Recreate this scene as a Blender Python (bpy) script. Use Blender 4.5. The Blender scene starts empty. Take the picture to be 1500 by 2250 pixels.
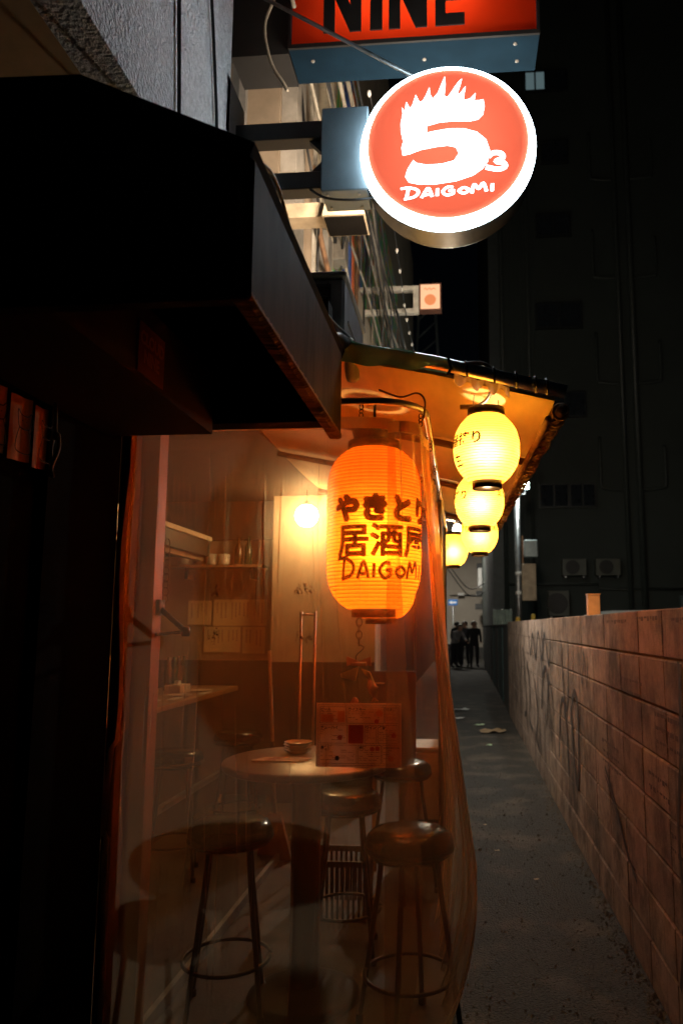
import bpy, bmesh, math, random
from mathutils import Vector, Matrix
random.seed(7)
PI = math.pi
R = math.radians
sc = bpy.context.scene
COL = sc.collection

# ------------------------------------------------------------------ camera
cam = bpy.data.cameras.new('camera'); camo = bpy.data.objects.new('camera', cam); COL.objects.link(camo)
camo.location = (0, 0, 1.53)
camo.rotation_euler = (R(90 + 7.653), 0, R(4.533))
cam.sensor_width = 36; cam.sensor_fit = 'AUTO'
cam.lens = 25.6
cam.shift_x = -137 / 2250; cam.shift_y = 35 / 2250
cam.clip_start = 0.05; cam.clip_end = 400
cam.dof.use_dof = True; cam.dof.focus_distance = 2.75; cam.dof.aperture_fstop = 3.2
sc.camera = camo

# ------------------------------------------------------------------ night sky and moon
w = bpy.data.worlds.new('World'); sc.world = w; w.use_nodes = True
nt = w.node_tree
sky = nt.nodes.new('ShaderNodeTexSky'); sky.sky_type = 'NISHITA'; sky.sun_disc = False
sky.sun_elevation = R(35); sky.sun_rotation = R(200)
bg = nt.nodes['Background']; nt.links.new(sky.outputs[0], bg.inputs[0]); bg.inputs[1].default_value = 0.0002
sl = bpy.data.lights.new('moon', 'SUN'); sl.energy = 0.004; sl.angle = R(0.5); sl.color = (1, .96, .9)
so = bpy.data.objects.new('moon', sl); COL.objects.link(so); so.rotation_euler = (R(55), 0, R(160))

vs = sc.view_settings
vs.view_transform = 'Standard'; vs.look = 'None'; vs.exposure = 0.3; vs.gamma = 1
sc.cycles.use_denoising = True
sc.cycles.max_bounces = 8; sc.cycles.diffuse_bounces = 4; sc.cycles.transparent_max_bounces = 24
sc.cycles.sample_clamp_indirect = 14.0
sc.cycles.caustics_reflective = False; sc.cycles.caustics_refractive = False

# ------------------------------------------------------------------ materials
MATS = {}
def nodes_of(name):
    m = bpy.data.materials.new(name); m.use_nodes = True
    t = m.node_tree; t.nodes.clear()
    return m, t, t.nodes, t.links
def coords(N, L, sc_=(1, 1, 1)):
    tc = N.new('ShaderNodeTexCoord'); oi = N.new('ShaderNodeObjectInfo')
    mu = N.new('ShaderNodeMath'); mu.operation = 'MULTIPLY'; mu.inputs[1].default_value = 53
    L.new(oi.outputs['Random'], mu.inputs[0])
    ad = N.new('ShaderNodeVectorMath'); ad.operation = 'ADD'
    L.new(tc.outputs['Object'], ad.inputs[0]); L.new(mu.outputs[0], ad.inputs[1])
    sm = N.new('ShaderNodeVectorMath'); sm.operation = 'MULTIPLY'; sm.inputs[1].default_value = sc_
    L.new(ad.outputs[0], sm.inputs[0])
    return sm.outputs[0], oi
def M(name, col, rough=.6, metal=0., var=.35, scale=6, bump=0., bdist=.01, bscale=80, stretch=(1, 1, 1), rnd=0., spec=.5, dirt=None, dscale=3, damt=.5):
    if name in MATS: return MATS[name]
    m, t, N, L = nodes_of(name)
    out = N.new('ShaderNodeOutputMaterial'); p = N.new('ShaderNodeBsdfPrincipled')
    L.new(p.outputs[0], out.inputs[0])
    p.inputs['Roughness'].default_value = rough; p.inputs['Metallic'].default_value = metal
    p.inputs['Specular IOR Level'].default_value = spec
    v, oi = coords(N, L, stretch)
    n = N.new('ShaderNodeTexNoise'); n.inputs['Scale'].default_value = scale; n.inputs['Detail'].default_value = 6
    n.inputs['Roughness'].default_value = .65
    L.new(v, n.inputs['Vector'])
    cr = N.new('ShaderNodeValToRGB')
    cr.color_ramp.elements[0].position = .3; cr.color_ramp.elements[1].position = .7
    lo = 1 - var; hi = 1 + var * .5
    cr.color_ramp.elements[0].color = tuple(min(1, c * lo) for c in col) + (1,)
    cr.color_ramp.elements[1].color = tuple(min(1, c * hi) for c in col) + (1,)
    L.new(n.outputs[0], cr.inputs[0]); c = cr.outputs[0]
    if dirt:
        n2 = N.new('ShaderNodeTexNoise'); n2.inputs['Scale'].default_value = dscale; n2.inputs['Detail'].default_value = 8
        L.new(v, n2.inputs['Vector'])
        r2 = N.new('ShaderNodeMapRange'); r2.inputs[1].default_value = .5; r2.inputs[2].default_value = .72
        r2.inputs[3].default_value = 0; r2.inputs[4].default_value = damt
        L.new(n2.outputs[0], r2.inputs[0])
        mx = N.new('ShaderNodeMix'); mx.data_type = 'RGBA'; mx.inputs['B'].default_value = tuple(dirt) + (1,)
        L.new(r2.outputs[0], mx.inputs['Factor']); L.new(c, mx.inputs['A']); c = mx.outputs['Result']
    if rnd:
        h = N.new('ShaderNodeHueSaturation'); mr = N.new('ShaderNodeMapRange')
        mr.inputs[3].default_value = 1 - rnd; mr.inputs[4].default_value = 1 + rnd
        L.new(oi.outputs['Random'], mr.inputs[0]); L.new(mr.outputs[0], h.inputs['Value']); L.new(c, h.inputs['Color']); c = h.outputs[0]
    L.new(c, p.inputs['Base Color'])
    if bump:
        n3 = N.new('ShaderNodeTexNoise'); n3.inputs['Scale'].default_value = bscale; n3.inputs['Detail'].default_value = 4
        L.new(v, n3.inputs['Vector'])
        b = N.new('ShaderNodeBump'); b.inputs['Strength'].default_value = bump; b.inputs['Distance'].default_value = bdist
        L.new(n3.outputs[0], b.inputs['Height']); L.new(b.outputs[0], p.inputs['Normal'])
    MATS[name] = m
    return m
def EM(name, col, s):
    if name in MATS: return MATS[name]
    m, t, N, L = nodes_of(name)
    out = N.new('ShaderNodeOutputMaterial'); e = N.new('ShaderNodeEmission')
    e.inputs[0].default_value = tuple(col) + (1,); e.inputs[1].default_value = s
    L.new(e.outputs[0], out.inputs[0]); MATS[name] = m
    return m
def PAPER(name, col, em, emcol, spec=.0):
    """thin lantern paper: lets the bulb's light through, and glows itself"""
    m, t, N, L = nodes_of(name)
    out = N.new('ShaderNodeOutputMaterial')
    tr = N.new('ShaderNodeBsdfTranslucent'); tr.inputs[0].default_value = tuple(col) + (1,)
    di = N.new('ShaderNodeBsdfDiffuse'); di.inputs[0].default_value = tuple(col) + (1,)
    mx = N.new('ShaderNodeMixShader'); mx.inputs[0].default_value = .3
    L.new(tr.outputs[0], mx.inputs[1]); L.new(di.outputs[0], mx.inputs[2])
    v, oi = coords(N, L, (3, 3, 9))
    n = N.new('ShaderNodeTexNoise'); n.inputs['Scale'].default_value = 4; n.inputs['Detail'].default_value = 5
    L.new(v, n.inputs['Vector'])
    cr = N.new('ShaderNodeValToRGB'); cr.color_ramp.elements[0].position = .3; cr.color_ramp.elements[1].position = .7
    cr.color_ramp.elements[0].color = tuple(c * .8 for c in col) + (1,); cr.color_ramp.elements[1].color = tuple(col) + (1,)
    L.new(n.outputs[0], cr.inputs[0]); L.new(cr.outputs[0], tr.inputs[0]); L.new(cr.outputs[0], di.inputs[0])
    rf = N.new('ShaderNodeBsdfRefraction'); rf.inputs['IOR'].default_value = 1.6; rf.inputs['Roughness'].default_value = 1.0
    rf.inputs[0].default_value = tuple(col) + (1,)
    mf = N.new('ShaderNodeMixShader'); mf.inputs[0].default_value = .35; L.new(mx.outputs[0], mf.inputs[1]); L.new(rf.outputs[0], mf.inputs[2]); mx = mf
    e = N.new('ShaderNodeEmission'); e.inputs[0].default_value = tuple(emcol) + (1,); e.inputs[1].default_value = em
    ad = N.new('ShaderNodeAddShader'); L.new(mx.outputs[0], ad.inputs[0]); L.new(e.outputs[0], ad.inputs[1])
    L.new(ad.outputs[0], out.inputs[0]); MATS[name] = m
    return m
def TRANSL(name, col, f=.3):
    m, t, N, L = nodes_of(name)
    out = N.new('ShaderNodeOutputMaterial')
    tr = N.new('ShaderNodeBsdfTranslucent'); tr.inputs[0].default_value = tuple(col) + (1,)
    di = N.new('ShaderNodeBsdfDiffuse'); di.inputs[0].default_value = tuple(col) + (1,)
    mx = N.new('ShaderNodeMixShader'); mx.inputs[0].default_value = f
    L.new(tr.outputs[0], mx.inputs[1]); L.new(di.outputs[0], mx.inputs[2])
    L.new(mx.outputs[0], out.inputs[0]); MATS[name] = m
    return m
def VINYL(name, haze=.1, hazevar=.14, tint=(.98, .93, .86)):
    m, t, N, L = nodes_of(name)
    out = N.new('ShaderNodeOutputMaterial')
    ta = N.new('ShaderNodeBsdfTransparent'); ta.inputs[0].default_value = tuple(tint) + (1,)
    tl = N.new('ShaderNodeBsdfTranslucent'); tl.inputs[0].default_value = (.9, .74, .54, 1)
    di = N.new('ShaderNodeBsdfDiffuse'); di.inputs[0].default_value = (.8, .6, .4, 1)
    hz = N.new('ShaderNodeMixShader'); hz.inputs[0].default_value = .35
    L.new(tl.outputs[0], hz.inputs[1]); L.new(di.outputs[0], hz.inputs[2])
    v, oi = coords(N, L, (1, 1, .12))
    n = N.new('ShaderNodeTexNoise'); n.inputs['Scale'].default_value = 9; n.inputs['Detail'].default_value = 8; n.inputs['Roughness'].default_value = .7
    L.new(v, n.inputs['Vector'])
    v2, _ = coords(N, L, (1, 1, .6))
    n4 = N.new('ShaderNodeTexNoise'); n4.inputs['Scale'].default_value = 3.1; n4.inputs['Detail'].default_value = 3
    L.new(v2, n4.inputs['Vector'])
    mm = N.new('ShaderNodeMath'); mm.operation = 'MULTIPLY'; L.new(n.outputs[0], mm.inputs[0]); L.new(n4.outputs[0], mm.inputs[1])
    r = N.new('ShaderNodeMapRange'); r.inputs[1].default_value = .12; r.inputs[2].default_value = .42
    r.inputs[3].default_value = haze; r.inputs[4].default_value = haze + hazevar
    L.new(mm.outputs[0], r.inputs[0])
    lf = N.new('ShaderNodeLayerWeight'); lf.inputs[0].default_value = .5
    pw_ = N.new('ShaderNodeMath'); pw_.operation = 'POWER'; pw_.inputs[1].default_value = 2.2; L.new(lf.outputs['Facing'], pw_.inputs[0])
    ma = N.new('ShaderNodeMath'); ma.operation = 'MULTIPLY_ADD'; ma.inputs[1].default_value = .42; ma.use_clamp = True   # a slanting look passes more of the cloudy sheet
    L.new(pw_.outputs[0], ma.inputs[0]); L.new(r.outputs[0], ma.inputs[2]); r = ma
    rf = N.new('ShaderNodeBsdfRefraction'); rf.inputs['IOR'].default_value = 1.075; rf.inputs['Roughness'].default_value = 1.0
    rf.inputs[0].default_value = tuple(tint) + (1,)
    m0 = N.new('ShaderNodeMixShader'); m0.inputs[0].default_value = .085; L.new(ta.outputs[0], m0.inputs[1]); L.new(rf.outputs[0], m0.inputs[2])
    m1 = N.new('ShaderNodeMixShader'); L.new(r.outputs[0], m1.inputs[0]); L.new(m0.outputs[0], m1.inputs[1]); L.new(hz.outputs[0], m1.inputs[2])
    gl = N.new('ShaderNodeBsdfGlossy'); gl.inputs['Roughness'].default_value = .07; gl.inputs[0].default_value = (1, 1, 1, 1)
    b = N.new('ShaderNodeBump'); b.inputs['Strength'].default_value = .8; b.inputs['Distance'].default_value = .02
    n5 = N.new('ShaderNodeTexNoise'); n5.inputs['Scale'].default_value = 9; n5.inputs['Detail'].default_value = 3
    v3, _ = coords(N, L, (1.6, 1.6, .1)); L.new(v3, n5.inputs['Vector']); L.new(n5.outputs[0], b.inputs['Height']); L.new(b.outputs[0], gl.inputs['Normal'])
    lw = N.new('ShaderNodeLayerWeight'); lw.inputs[0].default_value = .25
    r2 = N.new('ShaderNodeMapRange'); r2.inputs[3].default_value = .04; r2.inputs[4].default_value = .16
    L.new(lw.outputs['Fresnel'], r2.inputs[0])
    m2 = N.new('ShaderNodeMixShader'); L.new(r2.outputs[0], m2.inputs[0]); L.new(m1.outputs[0], m2.inputs[1]); L.new(gl.outputs[0], m2.inputs[2])
    L.new(m2.outputs[0], out.inputs[0]); MATS[name] = m
    return m
def GLASS(name, col=(.02, .025, .03)):
    return M(name, col, rough=.06, var=.2, spec=.8)
def MURAL(name):
    m, t, N, L = nodes_of(name)
    out = N.new('ShaderNodeOutputMaterial'); p = N.new('ShaderNodeBsdfPrincipled'); L.new(p.outputs[0], out.inputs[0])
    p.inputs['Roughness'].default_value = .6
    v, oi = coords(N, L, (1, 1.0, .16))
    n = N.new('ShaderNodeTexNoise'); n.inputs['Scale'].default_value = 2.6; n.inputs['Detail'].default_value = 3; n.inputs['Distortion'].default_value = 1.5
    L.new(v, n.inputs['Vector'])
    cr = N.new('ShaderNodeValToRGB'); cr.color_ramp.interpolation = 'CONSTANT'
    cs = [(0, (.85, .72, .5)), (.3, (.06, .2, .7)), (.37, (.9, .62, .08)), (.4, (.08, .42, .14)), (.46, (.25, .52, .2)), (.5, (.9, .2, .03)), (.53, (.06, .16, .55)), (.57, (.16, .5, .24)), (.62, (.85, .1, .04)), (.66, (.85, .72, .5))]
    e = cr.color_ramp.elements
    while len(e) < len(cs): e.new(.5)
    for k, (q, c) in enumerate(cs): e[k].position = q; e[k].color = c + (1,)
    L.new(n.outputs[0], cr.inputs[0]); L.new(cr.outputs[0], p.inputs['Base Color'])
    MATS[name] = m
    return m

black = M('black_paint', (.012, .012, .012), .5)
blackgloss = M('black_vinyl', (.004, .0035, .003), .2, spec=.22, var=.3, bump=.06, bscale=120)
darkmetal = M('dark_metal', (.03, .03, .032), .45, .6)
steel = M('galvanised', (.35, .36, .37), .42, .8, dirt=(.12, .08, .05), dscale=9)
rust = M('rusty_steel', (.22, .12, .06), .75, .2, dirt=(.06, .03, .02), dscale=14, damt=.8, bump=.3)
concrete = M('concrete', (.26, .24, .21), .85, bump=.3, bscale=60)
def BLOCKS(name):
    m, t, N, L = nodes_of(name); out = N.new('ShaderNodeOutputMaterial'); p = N.new('ShaderNodeBsdfPrincipled'); L.new(p.outputs[0], out.inputs[0])
    p.inputs['Roughness'].default_value = .93; p.inputs['Specular IOR Level'].default_value = .3
    g = N.new('ShaderNodeNewGeometry'); oi = N.new('ShaderNodeObjectInfo')
    def noise(scale, det, st, rough=.6):
        v = N.new('ShaderNodeVectorMath'); v.operation = 'MULTIPLY'; v.inputs[1].default_value = st; L.new(g.outputs['Position'], v.inputs[0])
        n = N.new('ShaderNodeTexNoise'); n.inputs['Scale'].default_value = scale; n.inputs['Detail'].default_value = det; n.inputs['Roughness'].default_value = rough
        L.new(v.outputs[0], n.inputs['Vector']); return n.outputs[0]
    def rng(v, a, b, c, d):
        r = N.new('ShaderNodeMapRange'); r.inputs[1].default_value = a; r.inputs[2].default_value = b; r.inputs[3].default_value = c; r.inputs[4].default_value = d
        L.new(v, r.inputs[0]); return r.outputs[0]
    def mixc(f, a, b):
        x = N.new('ShaderNodeMix'); x.data_type = 'RGBA'; L.new(f, x.inputs['Factor'])
        if isinstance(a, tuple): x.inputs['A'].default_value = a + (1,)
        else: L.new(a, x.inputs['A'])
        x.inputs['B'].default_value = b + (1,); return x.outputs['Result']
    c = mixc(rng(noise(8, 9, (1, 1, 1), .75), .3, .7, 0, 1), (.18, .132, .104), (.41, .305, .236))
    c = mixc(rng(noise(5, 5, (1, 2.2, .1)), .585, .68, 0, .7), c, (.05, .032, .024))       # run-off streaks
    c = mixc(rng(noise(2.6, 7, (1, 1, .8), .7), .46, .63, 0, .85), c, (.055, .038, .028))       # broad damp stains
    c = mixc(rng(noise(60, 4, (1, 1, 1)), .6, .75, 0, .6), c, (.04, .028, .02))             # pits
    c = mixc(rng(noise(3.1, 5, (1, .9, 1.2)), .6, .72, 0, .5), c, (.45, .36, .28))         # efflorescence
    h = N.new('ShaderNodeHueSaturation'); L.new(rng(oi.outputs['Random'], 0, 1, .78, 1.18), h.inputs['Value']); L.new(c, h.inputs['Color']); L.new(h.outputs[0], p.inputs['Base Color'])
    b = N.new('ShaderNodeBump'); b.inputs['Strength'].default_value = .8; b.inputs['Distance'].default_value = .006; L.new(noise(110, 5, (1, 1, 1), .7), b.inputs['Height']); L.new(b.outputs[0], p.inputs['Normal'])
    MATS[name] = m; return m
blockm = BLOCKS('block_concrete')
mortar = M('mortar', (.16, .12, .09), .95, bump=.3)
wood = M('warm_wood', (.34, .2, .09), .55, var=.5, scale=5, stretch=(1, 1, .12), dirt=(.1, .05, .02), dscale=8)
woody = M('counter_wood', (.36, .2, .09), .4, var=.4, scale=6, stretch=(1, .15, 1))
ply = M('plywood', (.78, .56, .24), .7, var=.22, scale=4, stretch=(1, .25, 1), dirt=(.35, .19, .07), dscale=5, damt=.5)
plaster = M('plaster', (.42, .32, .2), .8, var=.22, scale=2.5, bump=.1)
stucco = M('stucco', (.82, .82, .85), .95, var=.25, scale=38, bump=1.0, bdist=.035, bscale=62)
soffitm = M('soffit_board', (.6, .42, .22), .8, var=.2)
white = M('white_paint', (.75, .75, .73), .5, var=.1)
paper = M('paper', (.72, .66, .5), .8, var=.12)
vinyl = VINYL('clear_vinyl', .1, .045)
vinylc = VINYL('clear_vinyl_corner', .075, .045)
vinyl2 = VINYL('clear_vinyl_side', .24, .2)
band = TRANSL('vinyl_band', (.75, .6, .4), .45)
glass = GLASS('dark_glass')
tarp = TRANSL('green_tarp', (.22, .4, .26), .8)
asphalt = M('asphalt', (.022, .02, .016), .8, var=.75, scale=60, bump=1.0, bdist=.02, bscale=110, dirt=(.085, .07, .05), dscale=2.6, damt=.85)
ink = M('lantern_ink', (.016, .006, .003), .8, var=.1)
cablem = M('cable_black', (.015, .015, .016), .5)
cableg = M('cable_grey', (.3, .27, .22), .6, var=.4)

# ------------------------------------------------------------------ mesh helpers
def box(bm, c, s, rot=None, bev=0.):
    r = bmesh.ops.create_cube(bm, size=1)
    vs_ = r['verts']
    mat = Matrix.Translation(c) @ (rot.to_4x4() if rot else Matrix.Identity(4)) @ Matrix.Diagonal((s[0], s[1], s[2], 1))
    bmesh.ops.transform(bm, matrix=mat, verts=vs_)
    if bev:
        es = list({e for v in vs_ for e in v.link_edges})
        bmesh.ops.bevel(bm, geom=es, offset=bev, segments=1, affect='EDGES')
def span(bm, a, b, bev=0.):
    box(bm, [(a[i] + b[i]) / 2 for i in range(3)], [abs(b[i] - a[i]) for i in range(3)], bev=bev)
def tube(bm, pts, r, n=8, cap=True):
    pts = [Vector(p) for p in pts]; rr = r if isinstance(r, (list, tuple)) else [r] * len(pts)
    rings = []; prev = None
    for i, p in enumerate(pts):
        d = (pts[min(i + 1, len(pts) - 1)] - pts[max(i - 1, 0)])
        if d.length < 1e-9: d = Vector((0, 0, 1))
        d.normalize()
        if prev is None:
            u = d.orthogonal().normalized()
        else:
            u = prev - d * prev.dot(d)
            u = u.normalized() if u.length > 1e-6 else d.orthogonal().normalized()
        prev = u; v = d.cross(u)
        rings.append([bm.verts.new(p + (u * math.cos(2 * PI * k / n) + v * math.sin(2 * PI * k / n)) * rr[i]) for k in range(n)])
    for a, b in zip(rings, rings[1:]):
        for k in range(n): bm.faces.new((a[k], a[(k + 1) % n], b[(k + 1) % n], b[k]))
    if cap:
        bm.faces.new(rings[0][::-1]); bm.faces.new(rings[-1])
def lathe(bm, prof, n=32, c=(0, 0, 0), cap=False):
    rings = []
    for r, z in prof:
        rings.append([bm.verts.new((c[0] + r * math.cos(2 * PI * k / n), c[1] + r * math.sin(2 * PI * k / n), c[2] + z)) for k in range(n)])
    for a, b in zip(rings, rings[1:]):
        for k in range(n): bm.faces.new((a[k], a[(k + 1) % n], b[(k + 1) % n], b[k]))
    if cap:
        bm.faces.new(rings[0][::-1]); bm.faces.new(rings[-1])
def surf(bm, fn, nu, nv):
    g = [[bm.verts.new(fn(i / nu, j / nv)) for j in range(nv + 1)] for i in range(nu + 1)]
    for i in range(nu):
        for j in range(nv): bm.faces.new((g[i][j], g[i + 1][j], g[i + 1][j + 1], g[i][j + 1]))
def poly(bm, pts):
    bm.faces.new([bm.verts.new(p) for p in pts])
def prism(bm, pts2, f, d0, d1):
    a = [bm.verts.new(f(p, d0)) for p in pts2]; b = [bm.verts.new(f(p, d1)) for p in pts2]
    bm.faces.new(a[::-1]); bm.faces.new(b)
    for k in range(len(a)): bm.faces.new((a[k], a[(k + 1) % len(a)], b[(k + 1) % len(a)], b[k]))
def smooth_line(pts, k=6):
    out = []; P = [Vector((p[0], p[1], p[2] if len(p) > 2 else 0)) for p in pts]; n = len(P)
    for i in range(n - 1):
        p0, p1, p2, p3 = P[max(i - 1, 0)], P[i], P[i + 1], P[min(i + 2, n - 1)]
        for j in range(k):
            t = j / k
            out.append(.5 * ((2 * p1) + (p2 - p0) * t + (2 * p0 - 5 * p1 + 4 * p2 - p3) * t * t + (3 * p1 - p0 - 3 * p2 + p3) * t ** 3))
    out.append(P[-1]); return out
def ribbon(bm, pts, wd, sm=True):
    """flat stroke in the XY plane"""
    P = smooth_line(pts) if sm else [Vector((p[0], p[1], 0)) for p in pts]
    prev = None; n = len(P)
    for i, p in enumerate(P):
        d = (P[min(i + 1, n - 1)] - P[max(i - 1, 0)])
        if d.length < 1e-9: continue
        d.normalize(); nn = Vector((-d.y, d.x, 0)) * wd * .5
        cur = (bm.verts.new(p + nn), bm.verts.new(p - nn))
        if prev:
            bm.faces.new((prev[0], cur[0], cur[1], prev[1]))
        prev = cur
def new(): return bmesh.new()
def obj(name, bm, mat, parent=None, smooth=False, world=True, label=None):
    """world=True: bm was drawn in scene coordinates and is moved into the parent's own frame"""
    bmesh.ops.recalc_face_normals(bm, faces=bm.faces)
    if parent is not None and world:
        L_ = Vector(parent.location) if parent.parent is None else Vector(parent.location) + Vector(parent.parent.location)
        bmesh.ops.translate(bm, vec=-L_, verts=bm.verts)
    me = bpy.data.meshes.new(name); bm.to_mesh(me); bm.free()
    if smooth:
        for p in me.polygons: p.use_smooth = True
    me.materials.append(mat)
    o = bpy.data.objects.new(name, me); COL.objects.link(o)
    if parent is not None: o.parent = parent
    if label: o['label'] = label
    return o
def tag(o, label, cat, group=None):
    o['label'] = label; o['category'] = cat
    if group: o['group'] = group
    return o
def thing(name, label, cat, loc=(0, 0, 0), rz=0, group=None):
    o = bpy.data.objects.new(name, None); COL.objects.link(o); o.empty_display_size = .1
    o.location = loc; o.rotation_euler = (0, 0, rz)
    return tag(o, label, cat, group)
def struct(name, bm, mat):
    o = obj(name, bm, mat); o['kind'] = 'structure'; return o
def dup(root, loc, rz, label, group=None):
    r = root.copy(); COL.objects.link(r); r.location = loc; r.rotation_euler = (0, 0, rz); r['label'] = label
    if group: r['group'] = group
    for ch in list(root.children):
        c = ch.copy(); COL.objects.link(c); c.parent = r
        for g in list(ch.children):
            d = g.copy(); COL.objects.link(d); d.parent = c
    return r
def bxo(name, a, b, mat, parent=None, bev=0., label=None):
    bm = new(); span(bm, a, b, bev); return obj(name, bm, mat, parent, label=label)
def tbo(name, pts, r, mat, parent=None, n=8, label=None):
    bm = new(); tube(bm, pts, r, n); return obj(name, bm, mat, parent, True, label=label)
def point(name, loc, col, energy, rad, parent):
    l = bpy.data.lights.new(name, 'POINT'); l.color = col; l.energy = energy; l.shadow_soft_size = rad
    o = bpy.data.objects.new(name, l); COL.objects.link(o); o.location = Vector(loc) - Vector(parent.location); o.parent = parent
    return o
_dg = []
def text_bm(s, size, off=0., maxe=0.):
    """flat text, centred on the origin, in the XY plane"""
    c = bpy.data.curves.new('text', 'FONT'); c.body = s; c.size = size; c.offset = off; c.resolution_u = 3
    o = bpy.data.objects.new('text', c); COL.objects.link(o)
    bpy.context.view_layer.update()
    me = bpy.data.meshes.new_from_object(o.evaluated_get(bpy.context.evaluated_depsgraph_get()))
    bpy.data.objects.remove(o); bpy.data.curves.remove(c)
    bm = new(); bm.from_mesh(me); bpy.data.meshes.remove(me)
    if maxe:
        for _ in range(6):
            es = [e for e in bm.edges if e.calc_length() > maxe]
            if not es: break
            bmesh.ops.subdivide_edges(bm, edges=es, cuts=1)
            bmesh.ops.triangulate(bm, faces=[f for f in bm.faces if len(f.verts) > 3])
    xs = [v.co.x for v in bm.verts]; ys = [v.co.y for v in bm.verts]
    cx, cy = (min(xs) + max(xs)) / 2, (min(ys) + max(ys)) / 2
    for v in bm.verts: v.co.x -= cx; v.co.y -= cy
    return bm
LET = {'D': ([[(-.15, .95), (.3, 1.0), (.8, .8), (.95, .5), (.7, .15), (.05, 0)], [(.35, .95), (.2, .08)]], 1.15),
       'A': ([[(0, 0), (.22, .5), (.42, .8), (.6, .3), (.66, .02)], [(.2, .22), (.5, .25)]], .85),
       'I': ([[(.15, .72), (.12, .05)]], .42),
       'G': ([[(.7, .7), (.35, .75), (.05, .4), (.3, .05), (.68, .15), (.68, .4)], [(.4, .4), (.8, .42)]], 1.0),
       'O': ([[(.35, .62), (.05, .35), (.35, .08), (.68, .35), (.35, .62)]], .85),
       'M': ([[(0, .02), (.15, .8), (.42, .35), (.7, .85), (.9, .08)]], 1.12)}
def brush_word(s, h, wd):
    bm = new(); x = 0
    for ch in s:
        st, adv = LET[ch]
        for pl in st: ribbon(bm, [((x + a) * h, b * h) for a, b in pl], wd)
        x += adv
    W = x * h
    for v in bm.verts: v.co.x -= W / 2; v.co.y -= h / 2
    return bm
def remap(bm, f):
    for v in bm.verts: v.co = Vector(f(v.co.x, v.co.y))
    return bm

# ================================================================== GROUND
bm = new(); span(bm, (-40, -12, -.5), (60, 120, 0)); struct('alley_ground', bm, asphalt)
bm = new(); surf(bm, lambda u, v: (-.9 + 1.69 * u, -2 + 12.6 * v + .12 * math.sin(u * 9) * (v > .5), .004), 20, 30); struct('asphalt_strip', bm, M('asphalt_worn', (.032, .028, .021), .78, var=.8, scale=70, bump=1.0, bdist=.02, bscale=100, dirt=(.1, .082, .056), dscale=3.1, damt=.9))
bm = new(); span(bm, (-6, 2.62, 0), (-1.21, 7.0, .05)); struct('shop_floor', bm, M('shop_floor_concrete', (.04, .034, .028), .6, var=.4, bump=.2))
bm = new(); span(bm, (-1.2, 2.62, .0), (-.05, 7.0, .012)); struct('terrace_floor', bm, M('terrace_concrete', (.06, .05, .04), .7, var=.4, bump=.3))
bm = new(); span(bm, (-1.222, 2.5, 0), (-1.198, 7.0, .062)); struct('floor_kerb', bm, steel)

# ================================================================== BLOCK WALL
bw = thing('block_wall', 'stained concrete block wall with graffiti along the right of the alley', 'wall', (.85, 4, 0))
bxo('mortar_core', (.8, 1.4, 0), (.9, 13, 1.59), mortar, bw)
bm = new(); span(bm, (-.06, -.198, -.0965), (.06, .198, .0965), .006)
bmesh.ops.recalc_face_normals(bm, faces=bm.faces); bmesh_me = bpy.data.meshes.new('block'); bm.to_mesh(bmesh_me); bm.free(); bmesh_me.materials.append(blockm)
y0 = 1.4
for c in range(14):
    for r in range(8):
        o = bpy.data.objects.new('block', bmesh_me); COL.objects.link(o); o.parent = bw
        o.location = (random.uniform(-.0022, .0022), y0 + .2 + .4 * c - 4, .1 + .2 * r)
        o.rotation_euler = (0, random.uniform(-.004, .004), random.uniform(-.004, .004))
bm = new()
for c in range(15):
    for r in range(8):
        span(bm, (.79 + random.uniform(0, .003), 7 + .4 * c + .004, .2 * r + .004), (.91, 7 + .4 * c + .396, .2 * r + .196))
o = obj('far_blocks', bm, blockm, bw); o['kind'] = 'stuff'
spray = M('spray_paint', (.035, .025, .022), .7, var=.3)
G = [([(8.9, 1.42), (8.7, 1.2), (8.4, 1.45), (8.1, 1.18), (7.8, 1.47), (7.5, 1.2), (7.2, 1.45), (6.9, 1.18), (6.7, 1.4)], .05),
     ([(6.0, 1.42), (5.9, 1.0), (5.78, .9), (5.66, 1.05), (5.6, 1.42)], .045),
     ([(7.6, .7), (7.4, 1.05), (7.1, 1.12), (6.9, .8), (6.8, .5)], .05), ([(7.2, .55), (7.0, .95), (6.8, 1.0), (6.6, .75)], .035),
     ([(6.3, .45), (6.15, .85), (5.95, .95), (5.8, .75), (5.75, .4)], .05),
     ([(5.55, .95), (5.45, .55), (5.35, .42), (5.25, .6), (5.22, .95), (5.35, 1.06), (5.5, .98)], .06),
     ([(9.8, 1.25), (9.5, .9), (9.4, .5), (9.7, .4)], .07), ([(9.2, 1.1), (8.9, .8), (9.0, .45), (8.6, .35)], .06),
     ([(8.3, .95), (8.0, .6), (8.2, .35), (7.9, .25)], .05), ([(11.5, 1.2), (11.0, .7), (11.2, .3)], .08), ([(10.7, 1.25), (10.4, .8), (10.2, .35)], .07),
     ([(5.1, 1.35), (5.0, 1.15), (4.9, 1.36), (4.82, 1.14), (4.75, 1.34)], .022),
     ([(2.78, 1.4), (2.8, 1.1), (2.88, .8), (2.86, .5), (2.95, .2)], .03),
     ([(4.3, .75), (4.05, .62), (3.8, .45), (3.6, .36)], .025), ([(4.28, .7), (4.0, .56), (3.75, .40)], .018)]
for pl, wd in G:
    bm = new(); ribbon(bm, pl, wd); remap(bm, lambda a, b: (.7862, a, b)); obj('graffiti_stroke', bm, spray, bw)
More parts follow.
